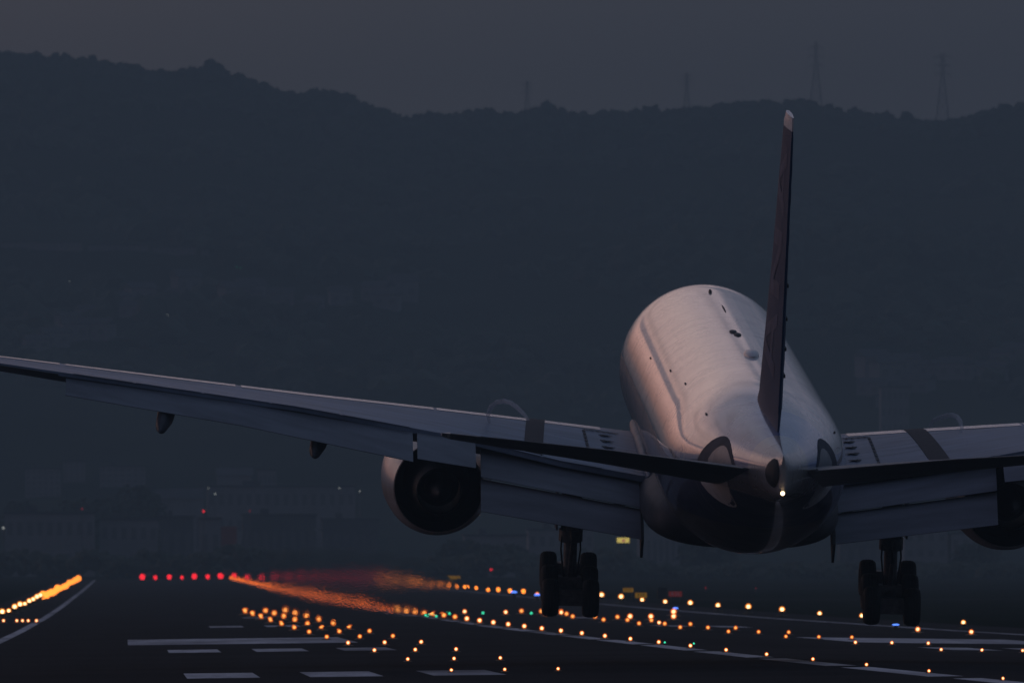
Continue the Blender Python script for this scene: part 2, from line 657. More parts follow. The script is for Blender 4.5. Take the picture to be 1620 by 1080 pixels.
# far perimeter road, a slightly paler ribbon
g = MB()
sheet(g, XC + 260, XC + 900, 1880, 1900, .012)
sheet(g, -700, XC - 60, 2850, 2870, .012)
tag(g.build('perimeter_road', simple('pale_road_surface', (.10, .10, .105), .9, spec=.05)), kind='structure')

mk = MB()
for k in range(0, 9):                                   # centreline dashes
    y1 = 385 + 50 * k
    sheet(mk, XC - .85, XC + .15, y1 - 42, y1, .016)
for k in range(9, 46):
    y1 = 385 + 50 * k
    sheet(mk, XC - .7, XC + .1, y1 - 36, y1, .016)
sheet(mk, XC - .7, XC + .1, 290, 335, .016)
for sx in (-1, 1):
    a, b = sorted((sx * 29.4, sx * (30.0 if sx < 0 else 30.3)))
    sheet(mk, XC + a, XC + b, 120, 2780, .016)          # side stripes
    a, b = sorted((sx * 12.0, sx * 23.0))
    sheet(mk, XC + a, XC + b, 590, 648, .016)           # aiming point
    for (y0, y1, nb) in ((371, 394, 3), (520, 543, 3), (800, 822, 2), (955, 977, 1)):   # touchdown zone bars
        for q in range(nb):
            a, b = sorted((sx * (11.7 + q * 3.7), sx * (13.9 + q * 3.7)))
            sheet(mk, XC + a, XC + b, y0, y1, .016)
tag(mk.build('runway_markings', M['marking']), kind='structure')

# ------------------------------------------------------------------ hills
RIDGE = [(-3200, 150), (-2200, 80), (-1500, 130), (-900, 95), (-400, 70), (-150, 82), (0, 88), (40, 87), (75, 94), (100, 96), (190, 105), (275, 120), (310, 111),
         (335, 108), (360, 117), (410, 135), (450, 153), (470, 151), (490, 154), (530, 149), (560, 158), (585, 171),
         (620, 183), (650, 188), (700, 185), (745, 179), (800, 182), (850, 174), (880, 172), (910, 181), (975, 180),
         (1030, 172), (1060, 181), (1090, 174), (1180, 164), (1230, 166), (1265, 161), (1290, 168), (1340, 176),
         (1400, 188), (1450, 194), (1500, 194), (1560, 182), (1620, 169), (1800, 140), (2200, 150), (2900, 110), (4200, 150)]
RX = [(p[0] - XV) * 7000 / F for p in RIDGE]
RZ = [CZ + (YH - p[1]) * 7000 / F for p in RIDGE]
Z0 = gz(2000, 3400)


def terrain(X, Y):
    if Y <= 3400:
        return gz(X, Y)
    zr = float(np.interp(X * 7000 / max(Y, 6000), RX, RZ))
    t1 = min(1, (Y - 3400) / 800.0)
    z = Z0 + 6 * t1 * t1 * (3 - 2 * t1)
    if Y > 3700:
        t = (Y - 3700) / 3300.0
        nz_ = mnoise.fractal(Vector((X / 420, Y / 520, 3.1)), 1.0, 2.1, 4)
        if t <= 1:
            k = t ** 1.25
            z += (zr - 6 - Z0) * k + nz_ * 26 * math.sin(math.pi * min(1, t)) ** .8
        else:
            z += (zr - 6 - Z0) * max(0.0, 1 - (t - 1) * 1.3)
    return z


hx = np.concatenate([np.arange(-2600, -300, 60), np.arange(-300, 820, 9), np.arange(820, 2601, 60)])
hy = np.concatenate([np.arange(3400, 6800, 60), np.arange(6800, 7060, 25), np.arange(7060, 8700, 150)])
hv = [(float(x), float(y), terrain(float(x), float(y))) for y in hy for x in hx]
n = len(hx)
hf = [(j * n + i, j * n + i + 1, (j + 1) * n + i + 1, (j + 1) * n + i) for j in range(len(hy) - 1) for i in range(n - 1)]
tag(obj('hills', hv, hf, M['hill'], smooth=True), kind='structure')


def ico_clump(sub=1):
    bm = bmesh.new()
    bmesh.ops.create_icosphere(bm, subdivisions=sub, radius=1.0)
    v = np.array([p.co for p in bm.verts])
    f = np.array([[q.index for q in fc.verts] for fc in bm.faces])
    bm.free()
    return v, f


IV, IF = ico_clump(2)


def clump_mesh(name, spots, mat, jag=.35):
    """many leafy crowns in one mass: spots are (x, y, z, rx, rz)"""
    vs, fs = [], []
    o = 0
    for (x, y, z, rx, rz) in spots:
        v = IV * (1 + rng.uniform(-jag, jag, (len(IV), 1)))
        a = rng.uniform(0, 6.28)
        ca, sa = math.cos(a), math.sin(a)
        v = np.stack([v[:, 0] * ca - v[:, 1] * sa, v[:, 0] * sa + v[:, 1] * ca, v[:, 2]], 1)
        v = v * np.array([rx, rx, rz]) + np.array([x, y, z])
        vs.append(v)
        fs.append(IF + o)
        o += len(IV)
    return obj(name, np.concatenate(vs).tolist(), np.concatenate(fs).tolist(), mat)


spots = []
for i in range(2400):                       # crowns along the skyline
    X = rng.uniform(-110, 560)
    Y = rng.uniform(6900, 7030)
    r_ = rng.uniform(.9, 3.0) * (1.6 if rng.random() < .08 else 1)
    spots.append((X, Y, terrain(X, Y) + r_ * .25, r_, r_ * rng.uniform(.7, 1.1)))
for i in range(2600):                       # crowns down the slopes
    Y = rng.uniform(4700, 6900)
    X = rng.uniform(-.013, .078) * Y
    if mnoise.noise(Vector((X / 160, Y / 260, 1.7))) < -.1:
        continue
    r_ = rng.uniform(3, 8)
    spots.append((X, Y, terrain(X, Y) + r_ * .3, r_, r_ * .9))
tag(clump_mesh('hill_forest', spots, M['forest']), kind='stuff', label='dark wooded slopes and skyline of the hills behind the airfield')

spots = []
for i in range(1500):                       # the belt of trees beyond the end of the runway
    Y = rng.uniform(2930, 3080)
    X = rng.uniform(-60, 262)
    px = XV + X * F / Y
    top = 6.8 + 2.2 * mnoise.noise(Vector((px / 70, 0.3, 0))) + 1.2 * mnoise.noise(Vector((px / 17, 4.3, 0)))
    if 640 < px < 735:
        top *= .9
    if px > 1000:
        top *= .62
    r_ = rng.uniform(.9, 2.2)
    spots.append((X, Y, gz(X, Y) + rng.uniform(.1, 1) ** .6 * max(.8, top - r_), r_, r_ * rng.uniform(.7, 1)))
tag(clump_mesh('tree_belt', spots, M['leaf']), kind='stuff', label='dark belt of trees standing beyond the end of the runway')


# ------------------------------------------------------------------ single trees in the town
def tree(px, py_top, d, spread, label, group='trees between the far buildings'):
    b = pix(px, 879, d)
    base_z = terrain(b.x, d)
    top = CZ + (YH - py_top) * d / F
    h = max(4.0, top - base_z)
    root = empty('broadleaf_tree', (b.x, d, base_z))
    tag(root, label, 'tree', group)
    tr = MB()
    tr.tube([(0, 0, -.3), (.1, 0, h * .3), (.05, .1, h * .6)], [h * .035, h * .025, h * .012], 8)
    for k in range(4):
        a = k * 1.7
        tr.tube([(.08, 0, h * (.25 + .06 * k)), (math.cos(a) * spread * .6, math.sin(a) * spread * .6, h * (.5 + .08 * k))], [h * .014, h * .006], 6)
    tr.build('trunk', M['bark'], root, True)
    vs, fs = [], []
    for k in range(420):
        a, rr = rng.uniform(0, 6.28), math.sqrt(rng.random()) * spread
        zc = h * rng.uniform(.25, 1.0)
        lim = spread * math.sqrt(max(.02, 1 - ((zc / h - .58) / .44) ** 2))
        rr = min(rr, lim)
        lump = 1 + .25 * mnoise.noise(Vector((math.cos(a) * 1.5, math.sin(a) * 1.5, zc / h * 3 + px)))
        c = Vector((math.cos(a) * rr * lump, math.sin(a) * rr * lump, zc * (.93 + .07 * lump)))
        s_ = spread * rng.uniform(.10, .2)
        u = Vector(rng.normal(size=3)).normalized()
        w = u.orthogonal().normalized()
        q = len(vs)
        vs += [c - u * s_, c + w * s_ * .7, c + u * s_, c - w * s_ * .7]
        fs.append((q, q + 1, q + 2, q + 3))
    obj('crown', vs, fs, M['leaf'], root)
    return root


tree(214, 770, 3420, 7.5, 'tall dark tree mass left of the white and red building')
tree(232, 778, 3440, 6.0, 'second tall tree leaning against the dark tree mass')
tree(120, 792, 3460, 7.0, 'broad low tree behind the long pale building')
tree(168, 790, 3470, 6.0, 'round tree standing between the broad tree and the tall mass')
tree(30, 794, 3450, 6.0, 'leftmost dark tree behind the long pale building')
tree(262, 778, 3600, 3.0, 'small lone tree right of the tall dark mass')
tree(728, 856, 3020, 6.5, 'dark tree standing below the left engine')
tree(790, 864, 3030, 7.5, 'wide dark tree left of the left landing gear')
tree(1120, 852, 3080, 8.0, 'dark tree under the belly of the aircraft')
tree(1545, 862, 3080, 6.5, 'dark tree right of the right landing gear')


# ------------------------------------------------------------------ buildings of the town
def building(name, px0, px1, py_top, d, depth, label, cat='building', wall='concrete', rows=3, cols=8, roof='flat', group=None, dark_band=True):
    b0, b1 = (px0 - XV) * d / F, (px1 - XV) * d / F
    cx, w = (b0 + b1) / 2, b1 - b0
    base = terrain(cx, d)
    top = CZ + (YH - py_top) * d / F
    h = max(2.5, top - base)
    root = empty(name, (cx, d, base))
    tag(root, label, cat, group)
    MB().box(0, depth / 2, h / 2 - 1, w, depth, h + 2).build('wall', M[wall], root)
    rf = MB()
    if roof == 'flat':
        rf.box(0, depth / 2, h + .25, w + .8, depth + .8, .5)
        rf.box(-w * .2, depth / 2, h + 1.2, w * .12, depth * .4, 1.4)
    else:
        hw, hd = w / 2 + .5, depth / 2 + .5
        rf.add([(-hw, -.5, h), (hw, -.5, h), (hw, depth + .5, h), (-hw, depth + .5, h), (-hw, depth / 2, h + w * .16 + .8), (hw, depth / 2, h + w * .16 + .8)],
               [(0, 1, 5, 4), (2, 3, 4, 5), (0, 4, 3), (1, 2, 5), (0, 3, 2, 1)])
    rf.build('roof', M['roof'], root)
    if rows and cols:
        ch, cw = h / rows, w / cols
        for r_ in range(rows):
            for c in range(cols):
                MB().box(-w / 2 + cw * (c + .5), -.03, ch * (r_ + .52), cw * .5, .14, ch * .42).build('window', M['glass'], root)
    return root


building('long_low_building', 8, 150, 812, 3220, 14, 'long pale two-storey building at the far left behind the trees', rows=2, cols=9)
building('office_block', 158, 250, 822, 3230, 14, 'low office block between the long pale building and the white one', rows=2, cols=6)
building('warehouse', 254, 306, 818, 3260, 14, 'plain dark warehouse just left of the white and red building', wall='concrete_dark', rows=1, cols=3)
wb = building('depot_building', 316, 349, 821, 3150, 10, 'pale depot with a red-brown wing, under the small red lamp', rows=1, cols=2)
wbx = (362 - 332.5) * 3150 / F
MB().box(wbx, 5, 4, 25 * 3150 / F, 9, (YH - 823) * 3150 / F + 8).build('brick_wing', M['brick'], wb)
building('terminal_hall', 328, 562, 770, 3720, 26, 'wide flat-roofed hall with rows of windows below the left wing', rows=3, cols=16)
building('gable_house', 248, 322, 788, 3560, 12, 'pale low roof between the lone tree and the wide hall', roof='gable', rows=1, cols=5)
building('apartment_block', 409, 437, 744, 3900, 12, 'small square block rising above the wide flat hall', rows=3, cols=4)
building('gable_house', 344, 398, 752, 3880, 14, 'slanted pale roof just left of the small square block', roof='gable', rows=1, cols=4)
building('warehouse', 384, 500, 815, 3300, 20, 'long dark warehouse right of the depot', wall='concrete_dark', rows=1, cols=8)
building('warehouse', 510, 600, 822, 3340, 18, 'dark warehouse below the left engine', wall='concrete_dark', rows=1, cols=6)
building('factory_hall', 735, 832, 847, 3130, 16, 'pale factory strip behind the wide dark tree', rows=1, cols=7)
building('office_block', 836, 940, 838, 3200, 16, 'pale block behind the left landing gear', rows=2, cols=7)
building('factory_hall', 1012, 1090, 832, 3180, 16, 'pale long hall left of the aircraft belly', rows=1, cols=8)
building('office_block', 1432, 1500, 838, 3200, 14, 'pale block with square windows right of the right landing gear', rows=3, cols=4)
building('office_block', 1506, 1568, 844, 3200, 14, 'lower pale block below the right engine', rows=2, cols=4)
building('warehouse', 1330, 1400, 850, 3220, 14, 'dark shed behind the right landing gear', wall='concrete_dark', rows=1, cols=4)
building('apartment_block', 40, 96, 742, 4050, 14, 'hazy apartment block on the left above the trees', rows=5, cols=6)
building('apartment_block', 100, 135, 730, 4150, 12, 'tall narrow hazy block left of the tall trees', rows=6, cols=4)
building('apartment_block', 158, 230, 738, 4100, 14, 'wide hazy apartment block above the tall trees', rows=4, cols=7)
building('apartment_block', 1395, 1440, 612, 4700, 12, 'faint block on the hillside above the right wing', rows=3, cols=5)
# hillside estate at upper left with its water tower
building('housing_slab', 0, 130, 412, 5400, 12, 'long faint housing slab on the hillside above the left wing tip', rows=3, cols=14)
building('housing_slab', 140, 235, 410, 5420, 12, 'middle faint housing slab in the hillside row', rows=3, cols=10)
building('housing_slab', 242, 312, 415, 5400, 12, 'short faint housing slab beside the pale tower', rows=3, cols=8)
building('tower_block', 318, 330, 398, 5380, 5, 'slim pale tower at the end of the hillside housing slabs', rows=10, cols=1)

house_spots = [(112, 520), (140, 512), (165, 498), (190, 490), (205, 505), (228, 484), (250, 492), (275, 482), (300, 486), (378, 484), (390, 488),
               (402, 487), (430, 494), (445, 492), (470, 500), (500, 489), (540, 486), (590, 482), (1390, 600), (1412, 606), (1440, 594),
               (1470, 600), (1490, 600), (1506, 604), (1522, 602), (1538, 598), (1570, 606), (1585, 580), (1605, 578), (1375, 632), (1415, 640),
               (1400, 650), (1450, 628), (300, 470), (150, 540), (120, 548), (90, 556), (60, 560), (610, 492), (640, 486)]


def find_d(px, py):
    for d in np.arange(4000, 6900, 15):
        p = pix(px, py, float(d))
        if terrain(p.x, float(d)) >= p.z:
            return float(d)
    return 6000.0


house = None
for (px, py) in house_spots:
    d = find_d(px, py)
    p = pix(px, py, d)
    if house is None:
        house = empty('hillside_house')
        MB().box(0, 3, 1.5, 8, 6, 7).build('wall', M['concrete'], house)
        r_ = MB()
        r_.add([(-4.5, -.5, 5), (4.5, -.5, 5), (4.5, 6.5, 5), (-4.5, 6.5, 5), (-4.5, 3, 7), (4.5, 3, 7)],
               [(0, 1, 5, 4), (2, 3, 4, 5), (0, 4, 3), (1, 2, 5), (0, 3, 2, 1)])
        r_.build('roof', M['roof'], house)
        for k in (-2, 2):
            MB().box(k, -.03, 2.6, 1.8, .14, 1.6).build('window', M['glass'], house)
        o = house
    else:
        o = copy_tree(house)
    o.location = (p.x, d, terrain(p.x, d))
    o.rotation_euler = (0, 0, rng.uniform(-.5, .5))
    s_ = rng.uniform(.7, 1.5)
    o.scale = (s_, s_, s_ * rng.uniform(.8, 1.2))
    side = 'above the left wing' if px < 700 else 'above the right wing'
    tag(o, 'faint small house among others on the hazy hillside ' + side, 'house', 'hillside houses ' + side)


# ------------------------------------------------------------------ pylons on the skyline
def pylon(px, py_top, py_base, label, arms):
    d = 7060.0 if px < 1400 else 7040.0
    p = pix(px, py_base, d)
    top = CZ + (YH - py_top) * d / F
    base = p.z - 3
    h = top - base
    root = empty('lattice_pylon', (p.x, d, base))
    tag(root, label, 'pylon', 'power pylons on the ridge')
    wb_, wt = h * .095, h * .02
    m = MB()
    lv = [0, .2, .36, .5, .62, .72, .8, .88, .94, 1.0]

    def cor(t):
        w = wb_ + (wt - wb_) * min(1, t / .72) if t < .72 else wt
        return [Vector((sx * w, sy * w, t * h)) for sx, sy in ((-1, -1), (1, -1), (1, 1), (-1, 1))]
    for a, b in zip(lv[:-1], lv[1:]):
        A, B = cor(a), cor(b)
        for k in range(4):
            m.tube([A[k], B[k]], .11, 4)
            m.tube([A[k], B[(k + 1) % 4]], .06, 4)
            m.tube([A[(k + 1) % 4], B[k]], .06, 4)
            m.tube([B[k], B[(k + 1) % 4]], .06, 4)
    m.build('mast', M['steel'], root)
    for t in arms:
        a = MB()
        L = h * .115
        for sx in (-1, 1):
            for sy in (-1, 1):
                a.tube([(sx * wt, sy * wt, t * h), (sx * L, 0, t * h)], .09, 4)
                a.tube([(sx * wt, sy * wt, t * h + h * .035), (sx * L, 0, t * h)], .07, 4)
            a.tube([(sx * L, 0, t * h), (sx * L, 0, t * h - 1.6)], .09, 5)
        a.build('crossarm', M['steel'], root)
    return root


pylon(834, 128, 174, 'small lattice pylon left of the fin, farthest from it', (.70, .82, .93))
pylon(1087, 115, 174, 'thin lattice pylon standing between the fin and the smallest pylon', (.70, .82, .93))
pylon(1292, 66, 166, 'tall lattice pylon just right of the fin tip', (.66, .79, .92))
pylon(1493, 84, 193, 'lattice pylon standing in the dip of the ridge at right', (.72, .84, .96))

# ------------------------------------------------------------------ the aircraft
GR = 6.55                                   # fuselage axis above the lowest tyre
AX, AZ = 20.87, CZ + 4.31                    # fuselage axis at the main gear
rot = Matrix.Rotation(R(-0.1), 4, 'Z') @ Matrix.Rotation(R(6.05), 4, 'X') @ Matrix.Rotation(R(1.5), 4, 'Y')
plane = empty('airliner')
base = Vector((AX, 422.0, AZ)) + rot @ Vector((0, 0, -GR))
plane.matrix_world = Matrix.Translation(base) @ rot
tag(plane, 'large twin-engine airliner seen from behind, nose up with gear and flaps down above the runway', 'airplane')


def L(lat, s, z):
    """aircraft point: lateral offset (right positive), fuselage station, height above the fuselage axis -> thing's local frame"""
    return Vector((lat, STN - s, z + GR))


def part(mb, name, mat, parent=None, smooth=True, sharp=40):
    o = mb.build(name, mat, parent or plane, smooth, sharp)
    return o


def part_axis(mb, name, mat, parent=None, smooth=True, sharp=40):
    """a mesh whose own origin is on the fuselage axis at the main gear, so its materials can use body coordinates"""
    o = mb.build(name, mat, parent or plane, smooth, sharp)
    o.location = (0, 0, GR)
    return o


# fuselage: station, half width, top, bottom
FS = [(0.02, .05, -.75, -.85), (.25, .55, -.25, -1.25), (.8, 1.05, .25, -1.75), (1.8, 1.65, .95, -2.25), (3.2, 2.2, 1.75, -2.65), (5.0, 2.65, 2.5, -2.9),
      (7.0, 2.95, 2.93, -3.05), (9.0, 3.08, 3.07, -3.1), (11, 3.1, 3.1, -3.1), (42, 3.1, 3.1, -3.1), (44, 3.09, 3.1, -3.0), (46, 3.03, 3.1, -2.76), (48, 2.92, 3.09, -2.36),
      (50, 2.75, 3.06, -1.9), (52, 2.5, 3.01, -1.42), (54, 2.2, 2.94, -.93), (56, 1.86, 2.84, -.46), (58, 1.46, 2.72, -.02), (60, 1.02, 2.56, .36), (61.5, .66, 2.42, .60),
      (62.5, .36, 2.30, .74), (63.1, .16, 2.22, .84), (63.25, .06, 2.18, .90)]
fs_s = [a[0] for a in FS]


def fus(s):
    return tuple(float(np.interp(s, fs_s, [a[i] for a in FS])) for i in (1, 2, 3))


def fus_smooth(s):
    # gently smoothed table so that the taper has no visible facets
    if s < 1.2 or s > 62.9:
        return fus(s)
    w = 1.1 if 3 < s < 61 else .4
    a = [fus(s + w * k) for k in (-1, -.5, 0, .5, 1)]
    return tuple(sum(q[i] for q in a) / 5 for i in range(3))


NR = 96


def fus_ring(s):
    hw, zt, zb = fus_smooth(s)
    zc, hh = (zt + zb) / 2, (zt - zb) / 2
    return [Vector((hw * math.cos(2 * math.pi * k / NR), STN - s, zc + hh * math.sin(2 * math.pi * k / NR))) for k in range(NR)]


sts = [.02, .1, .25, .5, .8, 1.2, 1.8, 2.4, 3.2, 4, 5, 6, 7, 8, 9, 10, 11.5, 13] + list(np.arange(15, 41, 1.5)) + list(np.arange(41, 62.1, .5)) + [62.5, 62.8, 63.1, 63.25]
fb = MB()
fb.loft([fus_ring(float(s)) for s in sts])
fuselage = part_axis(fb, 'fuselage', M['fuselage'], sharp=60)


def on_fus(lat, s, off=0.0):
    """point on the upper fuselage at lateral offset"""
    hw, zt, zb = fus_smooth(s)
    zc, hh = (zt + zb) / 2, (zt - zb) / 2
    q = max(-1, min(1, lat / hw))
    return Vector((lat, STN - s, zc + (hh + off) * math.sqrt(1 - q * q)))


# wing-to-body fairing
fa = MB()
rings = []
for s in np.linspace(17.5, 41.5, 40):
    t = (s - 17.5) / 24.0
    e = max(0.0, min(1, t / .16)) * max(0.0, min(1, (1 - t) / .2))
    e = math.sqrt(e * (2 - e)) if e < 1 else 1
    hw, zt, zb = 2.4 + .92 * e, -1.55 + .65 * e, -2.6 - .82 * e
    ring = []
    for k in range(64):
        a = 2 * math.pi * k / 64
        c, q = math.cos(a), math.sin(a)
        ex = .74
        ring.append(Vector((hw * math.copysign(abs(c) ** ex, c), STN - s, (zt + zb) / 2 + (zt - zb) / 2 * math.copysign(abs(q) ** ex, q))))
    rings.append(ring)
fa.loft(rings)
part_axis(fa, 'wing_body_fairing', simple('belly_fairing_grey', (.085, .09, .10), 0.55, var=.2, scale=1.2, spec=.15), sharp=60)

# wing shape: lateral, LE station, TE station, crest height, TE height, thickness
WS = [(2.4, 19.7, 33.9, -1.05, -1.52, 1.9), (3.3, 20.35, 34.1, -.92, -1.42, 1.75), (6.0, 22.2, 34.7, -.52, -.95, 1.5), (9.8, 24.8, 35.5, .02, -.08, 1.2),
      (15, 28.4, 37.1, .745, .88, .85), (22.8, 33.8, 39.4, 1.92, 2.03, .55), (26, 36.0, 40.3, 2.40, 2.50, .42), (29.6, 38.5, 41.4, 2.98, 3.05, .28), (30.5, 39.9, 41.8, 3.2, 3.12, .12)]
wl_ = [w[0] for w in WS]


def wsec(lat):
    return [float(np.interp(abs(lat), wl_, [w[i] for w in WS])) for i in range(1, 6)]


def wing_up(lat, u):
    sl, st, zc, zt, t = wsec(lat)
    zle = zc - .42 * t
    if u < .3:
        z = zle + (zc - zle) * math.sqrt(max(0, 1 - (1 - u / .3) ** 2))
    else:
        z = zc + (zt - zc) * ((u - .3) / .7) ** 1.6
    return sl + (st - sl) * u, z


def wing_lo(lat, u):
    sl, st, zc, zt, t = wsec(lat)
    zle = zc - .42 * t
    zb = zc - t
    if u < .3:
        z = zle + (zb - zle) * math.sqrt(max(0, 1 - (1 - u / .3) ** 2))
    else:
        v = (u - .3) / .7
        z = zb + (zt - .10 - .06 * t - zb) * v ** 1.4
    return sl + (st - sl) * u, z


US = [0, .01, .03, .06, .1, .15, .22, .3, .4, .52, .65, .78, .9, 1.0]


def wing_ring(sd, lat):
    pts = []
    for u in US:
        s, z = wing_up(lat, u)
        pts.append(L(sd * lat, s, z))
    for u in reversed(US[1:]):
        s, z = wing_lo(lat, u)
        pts.append(L(sd * lat, s, z))
    return pts if sd > 0 else list(reversed(pts))


AF = [0, .02, .06, .12, .2, .32, .46, .6, .75, .88, 1.0]


def foil(lat, s0, z0, s1, z1, t, te=.012):
    """closed airfoil loop from leading edge (s0, z0) to trailing edge (s1, z1) with thickness t"""
    up, lo = [], []
    ds, dz = s1 - s0, z1 - z0
    ln = math.hypot(ds, dz)
    ns, nz_ = -dz / ln, ds / ln
    for u in AF:
        y = 5 * t * (.2969 * math.sqrt(u) - .126 * u - .3516 * u * u + .2843 * u ** 3 - .1015 * u ** 4) + te * u
        cs, cz = s0 + ds * u, z0 + dz * u
        up.append(L(lat, cs - ns * -y, cz + nz_ * y))
        lo.append(L(lat, cs - ns * y * .6, cz - nz_ * y * .6))
    return up + list(reversed(lo[1:]))


def surface(secs, name, mat, parent, sd, sharp=35, n=5):
    """loft of airfoil sections (lat, s0, z0, s1, z1, t), mirrored to side sd"""
    rings = []
    for a, b in zip(secs[:-1], secs[1:]):
        for k in range(n):
            q = k / n
            v = [a[i] + (b[i] - a[i]) * q for i in range(6)]
            rings.append(foil(sd * v[0], *v[1:]))
    rings.append(foil(sd * secs[-1][0], *secs[-1][1:]))
    if sd < 0:
        rings = [list(reversed(r_)) for r_ in rings]
    return part(MB().loft(rings), name, mat, parent, True, sharp)


lats = [2.4, 3.3, 4.5, 6, 7.5, 9.0, 9.8, 11, 13, 15, 17.5, 20, 22.8, 24.5, 26, 28, 29.6, 30.1, 30.5]
for sd in (-1, 1):
    w = part(MB().loft([wing_ring(sd, a) for a in lats]), 'wing', M['grey'], sharp=35)
    # leading-edge slats, drooped a little ahead of the wing
    for a0, a1 in ((4.3, 10.1), (10.2, 16.9), (17.1, 22.9), (23.1, 28.8)):
        rings = []
        for q in np.linspace(0, 1, 7):
            lat = a0 + (a1 - a0) * q
            sl, st, zc, zt, t = wsec(lat)
            ch = (st - sl) * .15
            top, bot = [], []
            for u in (0, .06, .18, .38, .65, 1.0):
                uu = u * .30
                s, z = wing_up(lat, uu)
                top.append(L(sd * lat, s, z + .014))
            for u in (.65, .3, .1):
                s, z = wing_up(lat, u * .30)
                bot.append(L(sd * lat, s, z - .012))
            r_ = top + bot
            rings.append(r_ if sd > 0 else list(reversed(r_)))
        part(MB().loft(rings), 'slat', M['slat'], w, True, 50)
    # flaps
    surface([(3.3, 33.5, -1.66, 35.75, -2.38, .20), (8.75, 34.75, -.62, 36.2, -1.42, .17)], 'inboard_flap', M['flap'], w, sd)
    af = surface([(3.3, 35.55, -2.42, 36.95, -3.31, .13), (8.75, 35.95, -1.50, 37.2, -2.48, .11)], 'aft_flap', M['flap'], w, sd)
    surface([(8.95, 35.1, -.32, 36.95, -1.05, .15), (10.95, 35.7, 0.02, 37.6, -.72, .14)], 'flaperon', M['flap'], w, sd)
    surface([(11.1, 35.75, .02, 37.9, -.80, .15), (16.9, 37.5, 1.02, 39.1, .38, .11), (22.85, 39.25, 1.88, 40.5, 1.38, .08)], 'outboard_flap', M['flap'], w, sd)
    surface([(23.1, 39.42, 1.86, 40.75, 2.12, .07), (28.4, 40.95, 2.70, 41.95, 2.88, .05)], 'aileron', M['flap'], w, sd)
    # spoiler panel joints
    for a0, a1 in ((4.6, 6.6), (6.7, 8.7), (11.2, 13.5), (13.6, 15.9), (16.0, 18.2), (18.3, 20.5), (20.6, 22.6)):
        rings = []
        for q in (0, .33, .67, 1):
            lat = a0 + (a1 - a0) * q
            pts = []
            for u in (.86, .93, 1.012):
                s, z = wing_up(lat, min(u, 1))
                pts.append((s + (.04 if u > 1 else 0), z))
            r_ = [L(sd * lat, s, z + .020) for s, z in pts] + [L(sd * lat, s, z + .004) for s, z in reversed(pts)]
            rings.append(r_ if sd > 0 else list(reversed(r_)))
        part(MB().loft(rings), 'spoiler', M['grey'], w, True, 30)
    # dark walkway over the wing
    rings = []
    for u in np.linspace(.02, .985, 22):
        row = []
        for lt in (6.15 + .5 * u, 6.80 + .5 * u):
            s, z = wing_up(lt, u)
            row.append(L(sd * lt, s, z + .026))
        row2 = [p - Vector((0, 0, .02)) for p in reversed(row)]
        r_ = row + row2
        rings.append(r_ if sd < 0 else list(reversed(r_)))
    part(MB().loft(rings), 'walkway_strip', M['walk'], w, False)
    # dashed evacuation markings near the root
    mk = MB()

    def dab(l0, u0, l1, u1, wd):
        p = []
        for (lt, u) in ((l0, u0), (l1, u1)):
            s, z = wing_up(lt, u)
            p.append(L(sd * lt, s, z + .018))
        dr = (p[1] - p[0]).normalized()
        sdv = dr.cross(Vector((0, 0, 1))).normalized() * wd
        up = Vector((0, 0, .012))
        mk.add([p[0] - sdv, p[0] + sdv, p[1] + sdv, p[1] - sdv, p[0] - sdv + up, p[0] + sdv + up, p[1] + sdv + up, p[1] - sdv + up],
               [(4, 5, 6, 7), (0, 3, 2, 1), (0, 1, 5, 4), (1, 2, 6, 5), (2, 3, 7, 6), (3, 0, 4, 7)])
    for k in range(9):
        u0 = .36 + k * .065
        dab(4.95, u0, 4.95, u0 + .045, .05)
    for k in range(6):
        l0 = 3.75 + k * .2
        dab(l0, .35, l0 + .13, .35, .12)
    part(mk, 'evacuation_outline', M['ink'], w, False)
    for k in range(4):
        mk = MB()
        u0 = .42 + k * .11
        dab(4.05, u0, 4.35, u0 + .012, .14)
        dab(4.35, u0, 4.28, u0 + .03, .08)
        part(mk, 'evacuation_arrow', M['ink'], w, False)
    # flap track fairings, their tails drooped with the flaps
    for lat, dl, sz in ((14.2, .0, .72), (19.4, .0, .64)):
        sl, st, zc, zt, t = wsec(lat)
        zb = zt - .75 * sz
        prof = [(st - 4.6, zc - t - .06, .03), (st - 3.6, zc - t - .16, .20), (st - 2.2, zc - t - .20, .30), (st - .8, zb - .22, .34), (st + .5, zb - .42, .33), (st + 1.3, zb - .66, .24), (st + 1.8, zb - .82, .04)]
        rings = []
        for (s, z, r_) in prof:
            ring = []
            for k in range(20):
                a = 2 * math.pi * k / 20
                vz = math.sin(a)
                ring.append(L(sd * (lat + .16 * max(0, s - st)) + r_ * .85 * math.cos(a), s, z + r_ * (1.55 if vz > 0 else 1.2) * vz))
            rings.append(list(reversed(ring)))
        part(MB().loft(rings), 'flap_track_fairing', M['track'], w, True, 50)
    # thin plate hanging at the inner end of the flaps
    pl = MB()
    prof = [(35.6, -2.45), (36.6, -3.0), (36.95, -3.32), (36.3, -4.0), (35.2, -3.2)]
    for x0 in (3.20, 3.29):
        pl.v += [tuple(L(sd * x0, s, z)) for s, z in prof]
    nn = len(prof)
    pl.f += [tuple(range(nn)), tuple(reversed(range(nn, 2 * nn)))] + [(i, (i + 1) % nn, nn + (i + 1) % nn, nn + i) for i in range(nn)]
    part(pl, 'flap_end_plate', M['dark'], w, False)

